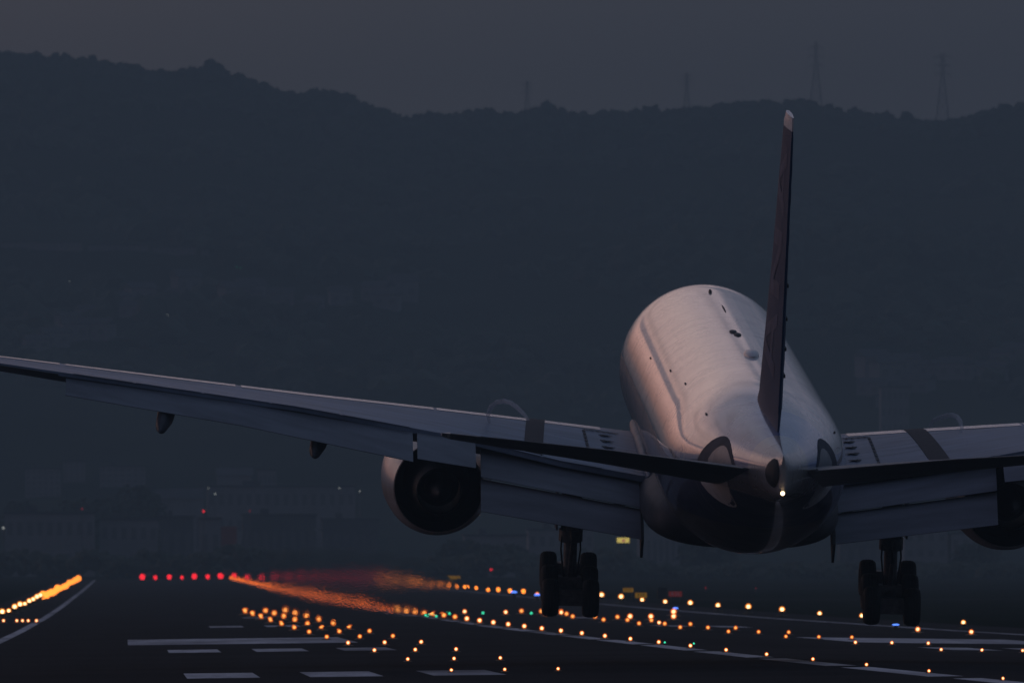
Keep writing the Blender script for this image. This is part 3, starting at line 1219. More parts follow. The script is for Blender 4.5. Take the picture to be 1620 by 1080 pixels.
# root fillets: rounded bustle where the wing's upper surface meets the body
for sd in (-1, 1):
    rings = []
    for s in np.linspace(19.6, 34.6, 30):
        t = (s - 19.6) / 15.0
        e = math.sin(math.pi * min(1, max(0, t))) ** .5
        cx = 2.98
        r_w, r_h = .08 + .15 * e, .08 + .28 * e
        zc = -1.0 - .46 * t ** 1.5
        ring = []
        for k in range(24):
            a = 2 * math.pi * k / 24
            ring.append(L(sd * (cx + r_w * math.cos(a)), s, zc + r_h * math.sin(a)))
        rings.append(ring if sd < 0 else list(reversed(ring)))
    part(MB().loft(rings), 'wing_root_fillet', M['fillet'], None, True, 60)

# tail fin
fin_secs = [(2.55, 49.4, 59.6, .35), (3.3, 51.6, 60.0, .33), (5.0, 53.0, 60.5, .29), (8.0, 55.3, 61.3, .20), (11.0, 57.4, 62.2, .145), (12.55, 58.6, 62.6, .11), (12.85, 59.0, 62.65, .07)]


def fin_ring(z, s0, s1, hw):
    rp, lp = [], []
    for u in AF:
        y = hw * 2 * 5 * .5 * (.2969 * math.sqrt(u) - .126 * u - .3516 * u * u + .2843 * u ** 3 - .1015 * u ** 4) / .5 * 1.0 + .02 * u
        s = s0 + (s1 - s0) * u
        rp.append(Vector((y, STN - s, z)))
        lp.append(Vector((-y, STN - s, z)))
    return rp + list(reversed(lp[1:]))


def fin_at(z):
    zz = [a[0] for a in fin_secs]
    return [float(np.interp(z, zz, [a[i] for a in fin_secs])) for i in (1, 2, 3)]


def fin_half(z, s):
    s0, s1, hw = fin_at(z)
    u = min(1, max(0, (s - s0) / (s1 - s0)))
    return hw * 10 * (.2969 * math.sqrt(u) - .126 * u - .3516 * u * u + .2843 * u ** 3 - .1015 * u ** 4) + .02 * u


zs = [2.55, 2.9, 3.3, 4, 5, 6, 7, 8, 9, 10, 11, 12, 12.4]
fin = part_axis(MB().loft([fin_ring(z, *fin_at(z)) for z in zs]), 'tail_fin', M['fin'], sharp=40)
cap = MB().loft([fin_ring(z, *fin_at(z)) for z in (12.41, 12.55, 12.7, 12.85)])
o = cap.build('fin_tip', M['white'], fin, True, 40)
# rudder joint and hinge fairings on the trailing edge
rd = MB()
rings = []
for z in (3.2, 5, 7, 9, 11, 12.2):
    s0, s1, hw = fin_at(z)
    ring = []
    for s in (s1 - .30 * (s1 - s0), s1 - .15 * (s1 - s0), s1 + .02):
        ring.append(Vector((fin_half(z, s) + .012, STN - s, z)))
    rings.append(ring + [Vector((-p.x, p.y, p.z)) for p in reversed(ring)])
rd.loft(rings)
rd.build('rudder', M['fin'], fin, True, 40)
for z in (4.3, 5.2, 6.2, 7.3):
    s0, s1, hw = fin_at(z)
    s = s1 - .31 * (s1 - s0)
    h = MB()
    h.box(fin_half(z, s) - .035, STN - s - .5, z, .10, .9, .10)
    h.build('hinge_fairing', M['dark'], fin)
# large pale lettering running up the fin


def letter(ch, w, h):
    if ch == 'A':
        return [[(0, 0), (.22 * w, 0), (.50 * w, h), (.30 * w, h)], [(.78 * w, 0), (w, 0), (.70 * w, h), (.50 * w, h)], [(.25 * w, .25 * h), (.75 * w, .25 * h), (.70 * w, .42 * h), (.30 * w, .42 * h)]]
    return [[(0, 0), (.24 * w, 0), (.24 * w, h), (0, h)], [(.76 * w, 0), (w, 0), (w, h), (.76 * w, h)], [(.0, h), (.26 * w, h), (w, 0), (.74 * w, 0)]]


for sd in (-1, 1):
    lm = MB()
    up = 4.2
    for ch in 'ANA':
        hh_ = 2.2
        for poly in letter(ch, hh_, 2.6):
            pts = []
            for (a, b) in poly:
                z = up + a                       # letters read upwards along the fin
                s0, s1, hw = fin_at(z)
                mid = s0 + .60 * (s1 - s0)
                s = mid + (1.3 - b) * sd * -1.0 * (s1 - s0) / 8.0 * (1.35 if True else 1)
                pts.append((z, s))
            n_ = len(pts)
            # subdivide the quad so that it follows the curve of the skin
            A, B, C, D = pts
            G = 6
            gp = [[tuple((A[i] * (1 - u) + B[i] * u) * (1 - v) + (D[i] * (1 - u) + C[i] * u) * v for i in (0, 1)) for u in np.linspace(0, 1, G)] for v in np.linspace(0, 1, G)]
            vs = [Vector((sd * (fin_half(z, s) + .022), STN - s, z)) for row in gp for z, s in row]
            lm.add(vs, [(j * G + i, j * G + i + 1, (j + 1) * G + i + 1, (j + 1) * G + i) for j in range(G - 1) for i in range(G - 1)])
        up += hh_ + .45
    lm.build('fin_lettering', M['fin_letter'], fin)

# tailplane, trimmed nose-down, with elevators
for sd in (-1, 1):
    st = surface([(.9, 54.4, .36, 60.3, 1.45, .74), (5.5, 57.6, 1.30, 61.4, 2.00, .44), (10.5, 60.9, 2.24, 62.7, 2.55, .20), (10.78, 61.5, 2.36, 62.75, 2.57, .08)], 'tailplane', M['stab'], None, sd, 40)
    surface([(1.2, 60.34, 1.46, 62.0, 1.62, .12), (5.5, 61.42, 2.00, 62.4, 2.13, .08), (9.6, 62.42, 2.44, 63.0, 2.52, .04)], 'elevator', M['stab'], st, sd, 40)
    surface([(10.55, 60.85, 2.25, 62.74, 2.56, .22), (10.82, 61.45, 2.37, 62.78, 2.58, .09)], 'tip_cap', M['white'], st, sd, 40)
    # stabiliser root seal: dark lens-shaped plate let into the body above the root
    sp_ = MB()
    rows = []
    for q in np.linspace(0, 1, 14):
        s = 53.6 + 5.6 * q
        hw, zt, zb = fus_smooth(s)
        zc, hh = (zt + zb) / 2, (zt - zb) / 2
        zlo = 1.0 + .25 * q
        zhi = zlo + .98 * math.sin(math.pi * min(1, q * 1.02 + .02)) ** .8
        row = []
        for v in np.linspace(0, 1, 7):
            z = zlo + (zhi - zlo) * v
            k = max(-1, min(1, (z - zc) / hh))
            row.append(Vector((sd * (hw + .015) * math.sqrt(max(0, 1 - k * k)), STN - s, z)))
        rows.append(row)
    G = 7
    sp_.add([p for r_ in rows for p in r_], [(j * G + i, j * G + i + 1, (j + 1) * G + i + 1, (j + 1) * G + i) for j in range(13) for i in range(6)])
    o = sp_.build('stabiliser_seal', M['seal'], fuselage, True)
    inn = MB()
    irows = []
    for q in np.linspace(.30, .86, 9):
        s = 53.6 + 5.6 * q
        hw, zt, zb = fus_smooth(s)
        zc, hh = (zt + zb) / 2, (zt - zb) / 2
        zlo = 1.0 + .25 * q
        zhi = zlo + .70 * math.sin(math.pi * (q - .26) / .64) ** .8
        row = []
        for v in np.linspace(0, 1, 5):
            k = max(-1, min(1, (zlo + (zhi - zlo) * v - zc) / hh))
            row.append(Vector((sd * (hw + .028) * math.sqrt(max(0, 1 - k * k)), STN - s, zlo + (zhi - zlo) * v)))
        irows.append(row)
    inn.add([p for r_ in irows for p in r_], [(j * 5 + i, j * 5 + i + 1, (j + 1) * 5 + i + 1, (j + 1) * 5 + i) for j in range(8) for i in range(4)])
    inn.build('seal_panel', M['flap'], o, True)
    sp_ = MB()
    rows = []
    for q in np.linspace(0, 1, 14):
        s = 53.4 + 4.2 * q
        hw, zt, zb = fus_smooth(s)
        zc, hh = (zt + zb) / 2, (zt - zb) / 2
        zhi = .85 + .25 * q
        zlo = zhi - 1.25 * math.sin(math.pi * min(1, q * .96 + .04)) ** .7
        row = []
        for v in np.linspace(0, 1, 7):
            z = zlo + (zhi - zlo) * v
            k = max(-1, min(1, (z - zc) / hh))
            row.append(Vector((sd * (hw + .015) * math.sqrt(max(0, 1 - k * k)), STN - s, z)))
        rows.append(row)
    sp_.add([p for r_ in rows for p in r_], [(j * G + i, j * G + i + 1, (j + 1) * G + i + 1, (j + 1) * G + i) for j in range(13) for i in range(6)])
    sp_.build('stabiliser_seal', M['white'], fuselage, True)

# auxiliary exhaust let into the left of the tail cone, and the tail lamp
ap = MB()
ring_o = []
for k in range(28):
    a = 2 * math.pi * k / 28
    s = 62.72 + .50 * math.cos(a)
    z = 1.58 + .46 * math.sin(a)
    hw, zt, zb = fus_smooth(min(s, 63.2))
    ring_o.append((s, z, hw))
rin = []
for f, ex in ((1.0, .03), (.85, .10), (.55, .12), (.2, .12)):
    ring = []
    for (s, z, hw) in ring_o:
        s2, z2 = 62.72 + (s - 62.72) * f, 1.58 + (z - 1.58) * f
        h2 = fus_smooth(min(s2, 63.2))
        zc, hh = (h2[1] + h2[2]) / 2, (h2[1] - h2[2]) / 2
        k = max(-1, min(1, (z2 - zc) / hh))
        ring.append(Vector((-(h2[0] * math.sqrt(1 - k * k) + ex), STN - s2, z2)))
    rin.append(ring)
ap.loft(rin, cap=True)
o = ap.build('auxiliary_exhaust', M['dark'], fuselage, True, 40)
tl = MB()
tl.revolve([(0.0, .055), (-.08, .055)], 16, center=(0, STN - 63.22, 1.0), cap=True)
tlo = tl.build('tail_lamp', M['rim'], fuselage)
b = MB()
b.revolve([(-.08, .0), (-.10, .05), (-.14, .068), (-.18, .05), (-.205, .0)], 16, center=(0, STN - 63.22, 1.0))
b.build('bulb', M['tail_bulb'], tlo, True)

# things on the crown of the fuselage
for (lat, s, lx, ly, hz, mat, nm) in ((-.05, 12.6, .06, .35, .09, 'ink', 'blade_antenna'), (.0, 28.9, .13, .5, .06, 'ink', 'antenna_plate'), (.10, 30.0, .13, .5, .06, 'ink', 'antenna_plate'),
                                      (.20, 37.6, .26, 1.0, .15, 'white', 'antenna_dome'), (.12, 19.5, .03, 1.6, .03, 'ink', 'drain_strip'), (.42, 41.5, .03, 1.2, .03, 'ink', 'drain_strip')):
    d = MB()
    c = on_fus(lat, s)
    rings = []
    for f, zz in ((1.0, -.06), (1.0, .25 * hz), (.86, .7 * hz), (.5, hz), (.05, hz * 1.03)):
        rings.append([Vector((c.x + lx * f * math.cos(2 * math.pi * k / 20), c.y + ly * f * math.sin(2 * math.pi * k / 20), c.z + zz)) for k in range(20)])
    d.loft(rings)
    d.build(nm, M[mat], fuselage, True, 40)
for (lat, s) in ((-2.6, 24.0), (-2.3, 33.0), (-2.1, 40.0), (-1.9, 51.0), (2.3, 51.0)):      # small drain masts and ports on the shoulder
    d = MB()
    c = on_fus(lat, s)
    d.box(c.x, c.y, c.z, .06, .35, .05)
    d.build('vent_port', M['ink'], fuselage)

# engines
for sd in (-1, 1):
    cx, cz_ = sd * 9.9, -2.85
    cen = L(cx, STN, cz_)
    e = MB()
    prof = [(s, r_) for s, r_ in ((20.2, 1.44), (19.9, 1.50), (19.75, 1.60), (19.85, 1.70), (20.3, 1.83), (21.2, 1.91), (22.4, 1.93), (23.6, 1.89), (24.8, 1.76), (25.9, 1.57), (25.92, 1.53), (24.6, 1.46), (22.5, 1.50), (21.2, 1.45), (20.2, 1.42))]
    e.revolve([(STN - s, r_) for s, r_ in reversed(prof)], 64, center=cen)
    nac = part(e, 'engine_nacelle', M['nacelle'], None, True, 50)
    e = MB()
    e.revolve([(STN - s, r_) for s, r_ in ((23.0, 1.485), (24.6, 1.455), (25.88, 1.525))], 64, center=cen)
    part(e, 'fan_duct', M['dark'], nac, True)
    e = MB()
    e.revolve([(STN - s, r_) for s, r_ in ((22.8, 1.15), (24.5, 1.10), (25.9, .98), (27.0, .80), (27.02, .76), (26.2, .74), (25.0, .72))], 48, center=cen)
    part(e, 'core_cowl', M['nozzle'], nac, True, 50)
    e = MB()
    e.revolve([(STN - s, r_) for s, r_ in ((25.2, .50), (26.2, .46), (27.2, .30), (27.9, .06), (27.92, .0))], 32, center=cen)
    part(e, 'exhaust_plug', M['dark'], nac, True, 50)
    e = MB()
    e.revolve([(STN - s, r_) for s, r_ in ((22.75, .2), (22.7, 1.5), (22.9, 1.5), (22.95, .2))], 48, center=cen)
    part(e, 'fan_disc', M['dark'], nac, True, 30)
    # bifurcation in the duct above the core and the pylon
    e = MB()
    e.box(cen.x, STN - 24.4, cen.z + 1.22, .34, 2.6, .62)
    part(e, 'duct_strut', M['nozzle'], nac, False)
    e = MB()
    rings = []
    for s, zt, zb, hw in ((20.8, -1.02, -1.3, .08), (22.5, -.55, -1.2, .22), (24.5, -.25, -1.45, .26), (26.0, -.30, -1.95, .25), (28.0, -.45, -1.62, .20), (31.0, -.6, -1.15, .04)):
        rings.append([L(cx + a * hw, s, z) for a, z in ((-1, zb), (1, zb), (1.0, (zt + zb) / 2), (.6, zt), (-.6, zt), (-1.0, (zt + zb) / 2))])
    e.loft(rings)
    part(e, 'engine_pylon', M['grey'], nac, True, 50)
    # strake on the inboard side
    e = MB()
    a = math.radians(40)
    dx, dz = -sd * math.cos(a), math.sin(a)
    e.add([(cen.x + dx * 1.85, STN - 21.2, cen.z + dz * 1.85), (cen.x + dx * 1.85, STN - 23.0, cen.z + dz * 1.85), (cen.x + dx * 2.2, STN - 23.0, cen.z + dz * 2.2), (cen.x + dx * 2.1, STN - 22.3, cen.z + dz * 2.1),
           (cen.x + dx * 1.85 + .04, STN - 21.2, cen.z + dz * 1.85), (cen.x + dx * 1.85 + .04, STN - 23.0, cen.z + dz * 1.85), (cen.x + dx * 2.2 + .04, STN - 23.0, cen.z + dz * 2.2), (cen.x + dx * 2.1 + .04, STN - 22.3, cen.z + dz * 2.1)],
          [(0, 1, 2, 3), (7, 6, 5, 4), (0, 4, 5, 1), (1, 5, 6, 2), (2, 6, 7, 3), (3, 7, 4, 0)])
    part(e, 'strake', M['nacelle'], nac, False)

# main landing gear
TILT = R(12.5)
for sd in (-1, 1):
    gx = sd * 5.49
    bz = -5.45
    g_ = MB()
    g_.tube([L(gx, 31.9, -1.3), L(gx, 31.85, -3.75)], .35, 20)
    g_.tube([L(gx, 31.85, -3.55), L(gx, 31.8, -3.95)], .41, 20)
    g_.tube([L(gx, 31.83, -3.7), L(gx, 31.8, -5.45)], .23, 20)
    g_.box(*L(gx, 31.85, -3.05), .92, .5, .45)
    leg = part(g_, 'gear_leg', M['gear'], None, True, 35)
    a = MB()                                                       # torque links behind the leg
    a.tube([L(gx, 32.15, -3.5), L(gx, 32.75, -4.35), L(gx, 32.0, -5.2)], [.09, .08, .09], 8)
    part(a, 'torque_link', M['gear'], leg)
    for (p0, p1, r_) in (((gx, 31.8, -3.4), (gx - sd * 2.6, 31.3, -2.3), .11), ((gx, 31.7, -3.5), (gx + sd * .3, 29.0, -1.8), .12)):
        a = MB()
        a.tube([L(*p0), L(*p1)], r_, 10)
        part(a, 'side_brace', M['gear'], leg)
    a = MB()                                                       # hoses
    for dx in (-.27, .27):
        a.tube([L(gx + dx, 32.0, -3.2), L(gx + dx * 1.25, 32.1, -4.2), L(gx + dx * .8, 32.0, -5.2)], .03, 6)
    part(a, 'hydraulic_hose', M['tyre'], leg)
    a = MB()                                                       # leg door
    a.box(*L(gx + sd * .50, 31.6, -2.9), .06, 1.5, 1.3)
    part(a, 'gear_door', M['flap'], leg, False)
    bg = MB()
    c0 = Vector((gx, 31.8, bz))

    def tp(ds):
        return L(gx, 31.8 + ds * math.cos(TILT), bz - ds * math.sin(TILT))
    bg.tube([tp(-1.75), tp(1.75)], .20, 14)
    for ds in (-1.46, 0, 1.46):
        c = tp(ds)
        bg.tube([c + Vector((-.78, 0, 0)), c + Vector((.78, 0, 0))], .11, 12)
        bg.box(c.x, c.y, c.z + .02, .80, .62, .52)
    bg.box(*(tp(1.62)), .5, .25, .3)
    part(bg, 'bogie_beam', M['gear'], leg, True, 40)
    for ds in (-1.46, 0, 1.46):
        for dx in (-.69, .69):
            c = tp(ds) + Vector((dx, 0, 0))
            wm = MB()
            hw, ro = .275, .655
            wm.revolve([(-hw * .75, .34), (-hw, .42), (-hw * 1.02, .50), (-hw * .93, .58), (-hw * .66, .632), (-.13, ro - .004), (-.125, ro - .02), (-.10, ro - .02), (-.095, ro),
                        (-.01, ro), (0, ro - .02), (.01, ro), (.095, ro), (.10, ro - .02), (.125, ro - .02), (.13, ro - .004), (hw * .66, .632), (hw * .93, .58), (hw * 1.02, .50), (hw, .42), (hw * .75, .34)], 40, axis='x')
            wheel = wm.build('wheel', M['tyre'], leg, True, 50, loc=c)
            rm = MB()
            rm.revolve([(-.16, .0), (-.17, .12), (-.12, .20), (-.19, .33), (-.19, .35), (.19, .35), (.19, .33), (.12, .20), (.17, .12), (.16, .0)], 28, axis='x')
            rm.build('rim', M['rim'], wheel, True, 35)
# nose gear, hidden behind the belly
g_ = MB()
g_.tube([L(0, 5.9, -2.6), L(0, 5.8, -5.2)], .14, 14)
ng = part(g_, 'nose_gear_leg', M['gear'], None)
for dx in (-.28, .28):
    wm = MB()
    wm.revolve([(-.13, .28), (-.17, .36), (-.16, .46), (-.08, .53), (.08, .53), (.16, .46), (.17, .36), (.13, .28)], 32, axis='x')
    wh = wm.build('wheel', M['tyre'], ng, True, 50, loc=L(dx, 5.8, -5.2))
    rm = MB()
    rm.revolve([(-.11, .0), (-.12, .28), (.12, .28), (.11, .0)], 20, axis='x')
    rm.build('rim', M['rim'], wh, True, 35)

# thin curls of vapour above the wings
t = NT('thin_vapour')
df = t.n('ShaderNodeBsdfDiffuse')
df.inputs[0].default_value = (.75, .78, .82, 1)
tr = t.n('ShaderNodeBsdfTransparent')
mx = t.n('ShaderNodeMixShader')
vn = t.noise(t.coord(), 2.5, 4)
t.l(t.rng(vn, .35, .7, .42, .2), mx.inputs[0])
t.l(tr.outputs[0], mx.inputs[1])
t.l(df.outputs[0], mx.inputs[2])
t.l(mx.outputs[0], t.out.inputs[0])
for sd, label, pts in ((-1, 'faint curl of vapour arching over the wing left of the fuselage', [(774, 668), (772, 655), (777, 643), (786, 636), (797, 634), (808, 637), (818, 644), (827, 653), (836, 664)]),
                       (1, 'faint curl of vapour arching over the wing right of the fuselage', [(1472, 674), (1478, 665), (1488, 660), (1499, 657), (1509, 656), (1516, 659), (1520, 665), (1523, 674), (1522, 682)])):
    v = MB()
    P = [pix(x, y, 424.5 - .25 * i) for i, (x, y) in enumerate(pts)]
    c = P[0].copy()
    v.tube([p - c for p in P], [.05, .07, .08, .085, .085, .08, .08, .07, .05], 12)
    o = v.build('vapour_curl', t.m, None, True, None, c)
    tag(o, label, 'vapour', 'vapour curls above the wings')

# shimmering hot exhaust drifting back and down behind the left engine
t = NT('hot_exhaust_air')
rf = t.n('ShaderNodeBsdfRefraction')
rf.inputs['IOR'].default_value = 1.01
rf.inputs['Roughness'].default_value = 0.0
fine = t.noise(t.coord((1, .02, 1)), 20.0, 2)
wide = t.noise(t.coord((1, .02, 1)), 1.6, 2)
sp = t.n('ShaderNodeSeparateXYZ')
t.l(t.coord((1 / 3.55, 1, 1 / 1.42)), sp.inputs[0])
rad = t.math('SQRT', t.math('ADD', t.math('POWER', t.math('ABSOLUTE', sp.outputs[0]), 2.0), t.math('POWER', t.math('ABSOLUTE', sp.outputs[2]), 2.0)))
fade = t.math('MULTIPLY', t.rng(rad, .40, .97, 1.0, 0.0), t.rng(sp.outputs[0], -.7, .6, .55, 1.5))          # calm air towards the rim of the plume
nrm = t.bump(t.math('MULTIPLY', fade, t.math('ADD', fine, t.math('MULTIPLY', wide, 1.5))), .0045)
t.l(nrm, rf.inputs['Normal'])
t.l(rf.outputs[0], t.out.inputs['Surface'])
mb = MB()
rings = []
for k, d in enumerate((352.0, 398.0)):
    ring = []
    for j in range(48):
        a = 2 * math.pi * j / 48
        w = 1 + .07 * math.sin(3 * a + 1) + .05 * math.sin(5 * a)
        ex = 1.0 + .06 * k
        ring.append(pix(530 + 186 * w * ex * math.cos(a), 916 + 10 * math.cos(a) + 74 * w * ex * math.sin(a), d))
    rings.append(ring)
pc = pix(530, 916, 375)
rings = [[p - pc for p in r_] for r_ in rings]
mb.loft(rings)
clear = NT('clear_air')
ct = clear.n('ShaderNodeBsdfTransparent')
clear.l(ct.outputs[0], clear.out.inputs[0])
o = mb.build('exhaust_shimmer', [t.m, clear.m], None, False, None, pc)
for p_ in o.data.polygons:
    p_.material_index = 1 if len(p_.vertices) == 4 else 0
tag(o, 'shimmering hot exhaust air behind the left engine, smearing the lamps beyond', kind='stuff')

# ------------------------------------------------------------------ lights of the airfield
ORD = ['first', 'second', 'third', 'fourth', 'fifth', 'sixth', 'seventh', 'eighth', 'ninth', 'tenth', 'eleventh', 'twelfth', 'thirteenth', 'fourteenth',
       'fifteenth', 'sixteenth', 'seventeenth', 'eighteenth', 'nineteenth', 'twentieth', 'twenty-first', 'twenty-second', 'twenty-third', 'twenty-fourth',
       'twenty-fifth', 'twenty-sixth', 'twenty-seventh', 'twenty-eighth', 'twenty-ninth', 'thirtieth']


def sphere_prof(r_, n=9, flat=1.0):
    return [(-math.cos(math.pi * i / n) * r_ * flat, math.sin(math.pi * i / n) * r_) for i in range(n + 1)]


def make_lamp(name, lens, bulb, high):
    root = empty(name)
    b_ = MB()
    if high:
        b_.revolve([(-.02, .16), (.02, .16), (.03, .05), (high, .045), (high + .02, .12), (high + .05, .12)], 14, axis='z', cap=True)
    else:
        b_.revolve([(-.02, .20), (.015, .20), (.04, .13), (.05, .10)], 16, axis='z', cap=True)
    b_.build('base', M['lamp_base'], root, True, 40)
    zc = (high or .02) + .10
    lm = MB().revolve(sphere_prof(.085), 16, axis='z', center=(0, 0, 0))
    lo = lm.build('lens', M[lens], root, True, None, (0, 0, zc))  # around a bulb this glowing shell imitates the lamp's halo
    if bulb:
        MB().revolve(sphere_prof(.05), 12, axis='z').build('bulb', M[bulb], lo, True)
    return root


def far_lamp(name, mat, r_):
    """a lamp too far off to show its parts"""
    m = MB()
    m.revolve([(0.0, .02), (.06, r_ * .8)] + [(.06 + r_ * (1 + a), b * r_) for a, b in [(-math.cos(math.pi * i / 8), math.sin(math.pi * i / 8)) for i in range(2, 9)]], 12, axis='z')
    return m.build(name, M[mat], None, True)


P = {}


def put(kind, X, Y, sizef, label, cat, group, dz=0.0):
    mk_, args = KINDS[kind]
    if kind not in P:
        P[kind] = mk_(*args)
        o = P[kind]
        first = True
    else:
        o = copy_tree(P[kind])
    if kind == 'far_edge':
        X, dz = X + rng.uniform(-.15, .15), dz + rng.uniform(-.1, .15)
    o.location = (X, Y, gz(X, Y) + .012 + dz)
    o.scale = (sizef, sizef, sizef)
    tag(o, label, cat, group)
    return o


KINDS = {'inset': (make_lamp, ('runway_light', 'amber_halo', 'amber_bulb', 0)),
         'inset_far': (make_lamp, ('runway_light', 'orange_halo', 'orange_bulb', 0)),
         'edge': (make_lamp, ('runway_edge_light', 'gold_halo', 'gold_bulb', .10)),
         'far': (far_lamp, ('runway_light', 'far_orange', .14)),
         'far_edge': (far_lamp, ('runway_edge_light', 'far_amber', .24)),
         'red': (far_lamp, ('runway_end_light', 'red_lens', .56)),
         'dimred': (far_lamp, ('runway_end_light', 'dim_red', .6)),
         'green': (make_lamp, ('taxiway_light', 'green_lens', None, 0)),
         'blue': (make_lamp, ('taxiway_edge_light', 'blue_lens', None, .30))}


def screen(X, Y, dz=0.0):
    return XV + F * X / Y, YH + (CZ - gz(X, Y) - dz) * F / Y


def grow(Y):
    return .60 * (Y / 360.0) ** 1.5  # lamps swell with distance to imitate their bloom


def inframe(X, Y):
    x, y = screen(X, Y)
    return -4 < x < 1624 and 800 < y < 1084


# centreline
i = 0
for k in range(80):
    Y = 325.6 + 30 * k
    if Y > 2760 or not inframe(XC, Y):
        continue
    if Y < 1060:
        put('inset' if Y < 840 else 'inset_far', XC, Y, grow(min(Y, 950)), 'amber lamp in the runway centreline row, %s from the near end' % ORD[i], 'runway light', 'centreline lights')
    else:
        put('far', XC, Y, (Y / 1100) ** .8 * rng.uniform(.7, 1.3), 'blurred orange centreline lamp in the far stretch beyond the hot exhaust', 'runway light', 'far centreline lights')
    i += 1
# touchdown-zone barrettes
for sd, nm in ((-1, 'left'), (1, 'right')):
    i = 0
    for k in range(13):
        Y = 325 + 59 * k
        shown = False
        for q, wh in ((0, 'inner'), (1, 'middle'), (2, 'outer')):
            X = XC + sd * (9.70 + 1.66 * q) + (.35 if sd > 0 else 0)
            if not inframe(X, Y):
                continue
            shown = True
            put('inset' if Y < 590 else 'inset_far', X, Y, grow(Y) * (1.0 if sd < 0 else .85), '%s lamp of the %s touchdown barrette from the near end, %s of the centreline' % (wh, ORD[i], nm), 'runway light', 'touchdown zone lights')
        if shown:
            i += 1
# edges
for sd, nm in ((-1, 'left'), (1, 'right')):
    i = 0
    for k in range(40):
        Y = 655 + 57 * k
        X = XC + sd * 33.0
        if Y > 2760 or not inframe(X, Y):
            continue
        if Y < 1500:
            put('edge', X, Y, 2.25 * (Y / 827) ** .8 * rng.uniform(.85, 1.15), 'bright amber lamp on the %s runway edge, %s from the near end' % (nm, ORD[i]), 'runway light', 'runway edge lights')
        else:
            put('far_edge', X, Y, (Y / 1300) ** (.35 if sd < 0 else .75) * rng.uniform(.75, 1.25) * (1.55 if sd < 0 else .85), 'far %s-edge lamp merging into the glowing line at the runway end' % nm, 'runway light', 'far %s edge lights' % nm)
        i += 1
# red end of the runway
for k in range(19):
    X = 3.9 + 3.0 * k
    px = XV + X * F / 2775
    if k < 10:
        put('red', X + rng.uniform(-.3, .3), 2775, rng.uniform(.65, 1.15), 'red runway end lamp, %s from the left in the row' % ORD[k], 'runway light', 'red runway end lights')
    else:
        put('dimred', X, 2775, 1.0, 'dim red runway end lamp blurred by the exhaust at the right of the row', 'runway light', 'dim red runway end lights')


def place_px(kind, px, py, d, size, label, cat, group, dz=0.0):
    X = (px - XV) * d / F
    return put(kind, X, d, size, label, cat, group, dz)


def dist_for(px, py):
    best = None
    for d in np.arange(330, 2700, 2.0):
        X = (px - XV) * d / F
        e = abs(screen(X, d)[1] - py)
        if best is None or e < best[0]:
            best = (e, d)
    return float(best[1])


for px, py, lb in ((1043, 1018, 'green lamp just above the centreline row, left of a close pair'), (1052, 1018, 'green lamp, right one of the close pair at the centreline'), (1098, 1020, 'lone green lamp right of the close green pair'),
                   (676, 976, 'green lamp at the left end of the distant green cluster'), (682, 974, 'brightest green lamp of the distant cluster'), (690, 977, 'green lamp at the right of the distant cluster'),
                   (711, 973, 'faint green lamp right of the distant green cluster'), (764, 972, 'lone green lamp between two red lamps'), (840.5, 972.5, 'green lamp left of the left landing gear wheels')):
    d = dist_for(px, py)
    place_px('green', px, py, d, 0.45 * grow(d), lb, 'taxiway light', 'green taxiway lights')
for px, py, lb in ((1069, 964, 'blue lamp touching a bright amber edge lamp'), (1418, 989, 'blue lamp between the wheels of the right landing gear'), (813, 940, 'blue lamp in the left part of the right edge row'),
                   (850, 944, 'blue lamp beside the left landing gear tyre')):
    d = dist_for(px, py + 6)
    o = place_px('blue', px, py, d, 0.40 * grow(d), lb, 'taxiway light', 'blue taxiway lights')
    o.scale = (o.scale[0] * (3.4 if px == 1418 else 2.2), o.scale[1], o.scale[2] * .9)
for px, py, lb in ((735, 972, 'red lamp right of the distant green cluster'), (800, 973, 'red-orange lamp next to a paired amber lamp'), (888, 973.5, 'faint red lamp under the left landing gear'), (1043, 989, 'small faint red lamp left of the paired runway lamps')):
    d = dist_for(px, py)
    o = place_px('inset', px, py, d, .8 * grow(d), lb, 'runway light', 'odd lamps on the runway')
for px, py, lb in ((997, 981, 'added amber reflection directly below a bright right-edge lamp'), (1030, 981, 'bright added amber reflection below the right-edge row left of the blue lamp'), (1066, 974, 'upper added amber reflection of the stack below the blue lamp'),
                   (1066, 981, 'lower added amber reflection of the stack below the blue lamp'), (1453, 1001, 'added reflection below the edge lamp at the right landing gear'), (1538, 1005, 'added reflection directly below the rightmost edge lamp'),
                   (775, 901.5, '')):
    if not lb:
        continue
    d = dist_for(px, py)
    place_px('inset', px, py, d, grow(d) * 1.05, lb, 'runway light', 'odd lamps on the runway')  # added lamps stand in for edge-lamp reflections on the pavement
for px, lb in ((6, 'leftmost'), (27, 'second'), (36, 'third'), (45, 'fourth'), (58, 'rightmost')):
    d = dist_for(px, 985)
    place_px('inset', px, 985, d, 0.62 * grow(d), '%s small orange lamp in the short row below the left edge row' % lb, 'runway light', 'small lamps at the left edge')


# ------------------------------------------------------------------ signs beside the taxiway
def text_mesh(body, size, mat, parent, loc):
    cu = bpy.data.curves.new('lettering', 'FONT')
    cu.body = body
    cu.size = size
    cu.align_x = 'CENTER'
    cu.align_y = 'CENTER'
    cu.extrude = .01
    ob = bpy.data.objects.new('lettering_tmp', cu)
    COL.objects.link(ob)
    dg = bpy.context.evaluated_depsgraph_get()
    me = bpy.data.meshes.new_from_object(ob.evaluated_get(dg))
    bpy.data.objects.remove(ob)
    me.materials.clear()
    me.materials.append(mat)
    o = bpy.data.objects.new('lettering', me)
    COL.objects.link(o)
    o.parent = parent
    o.location = loc
    o.rotation_euler = (R(90), 0, 0)
    return o


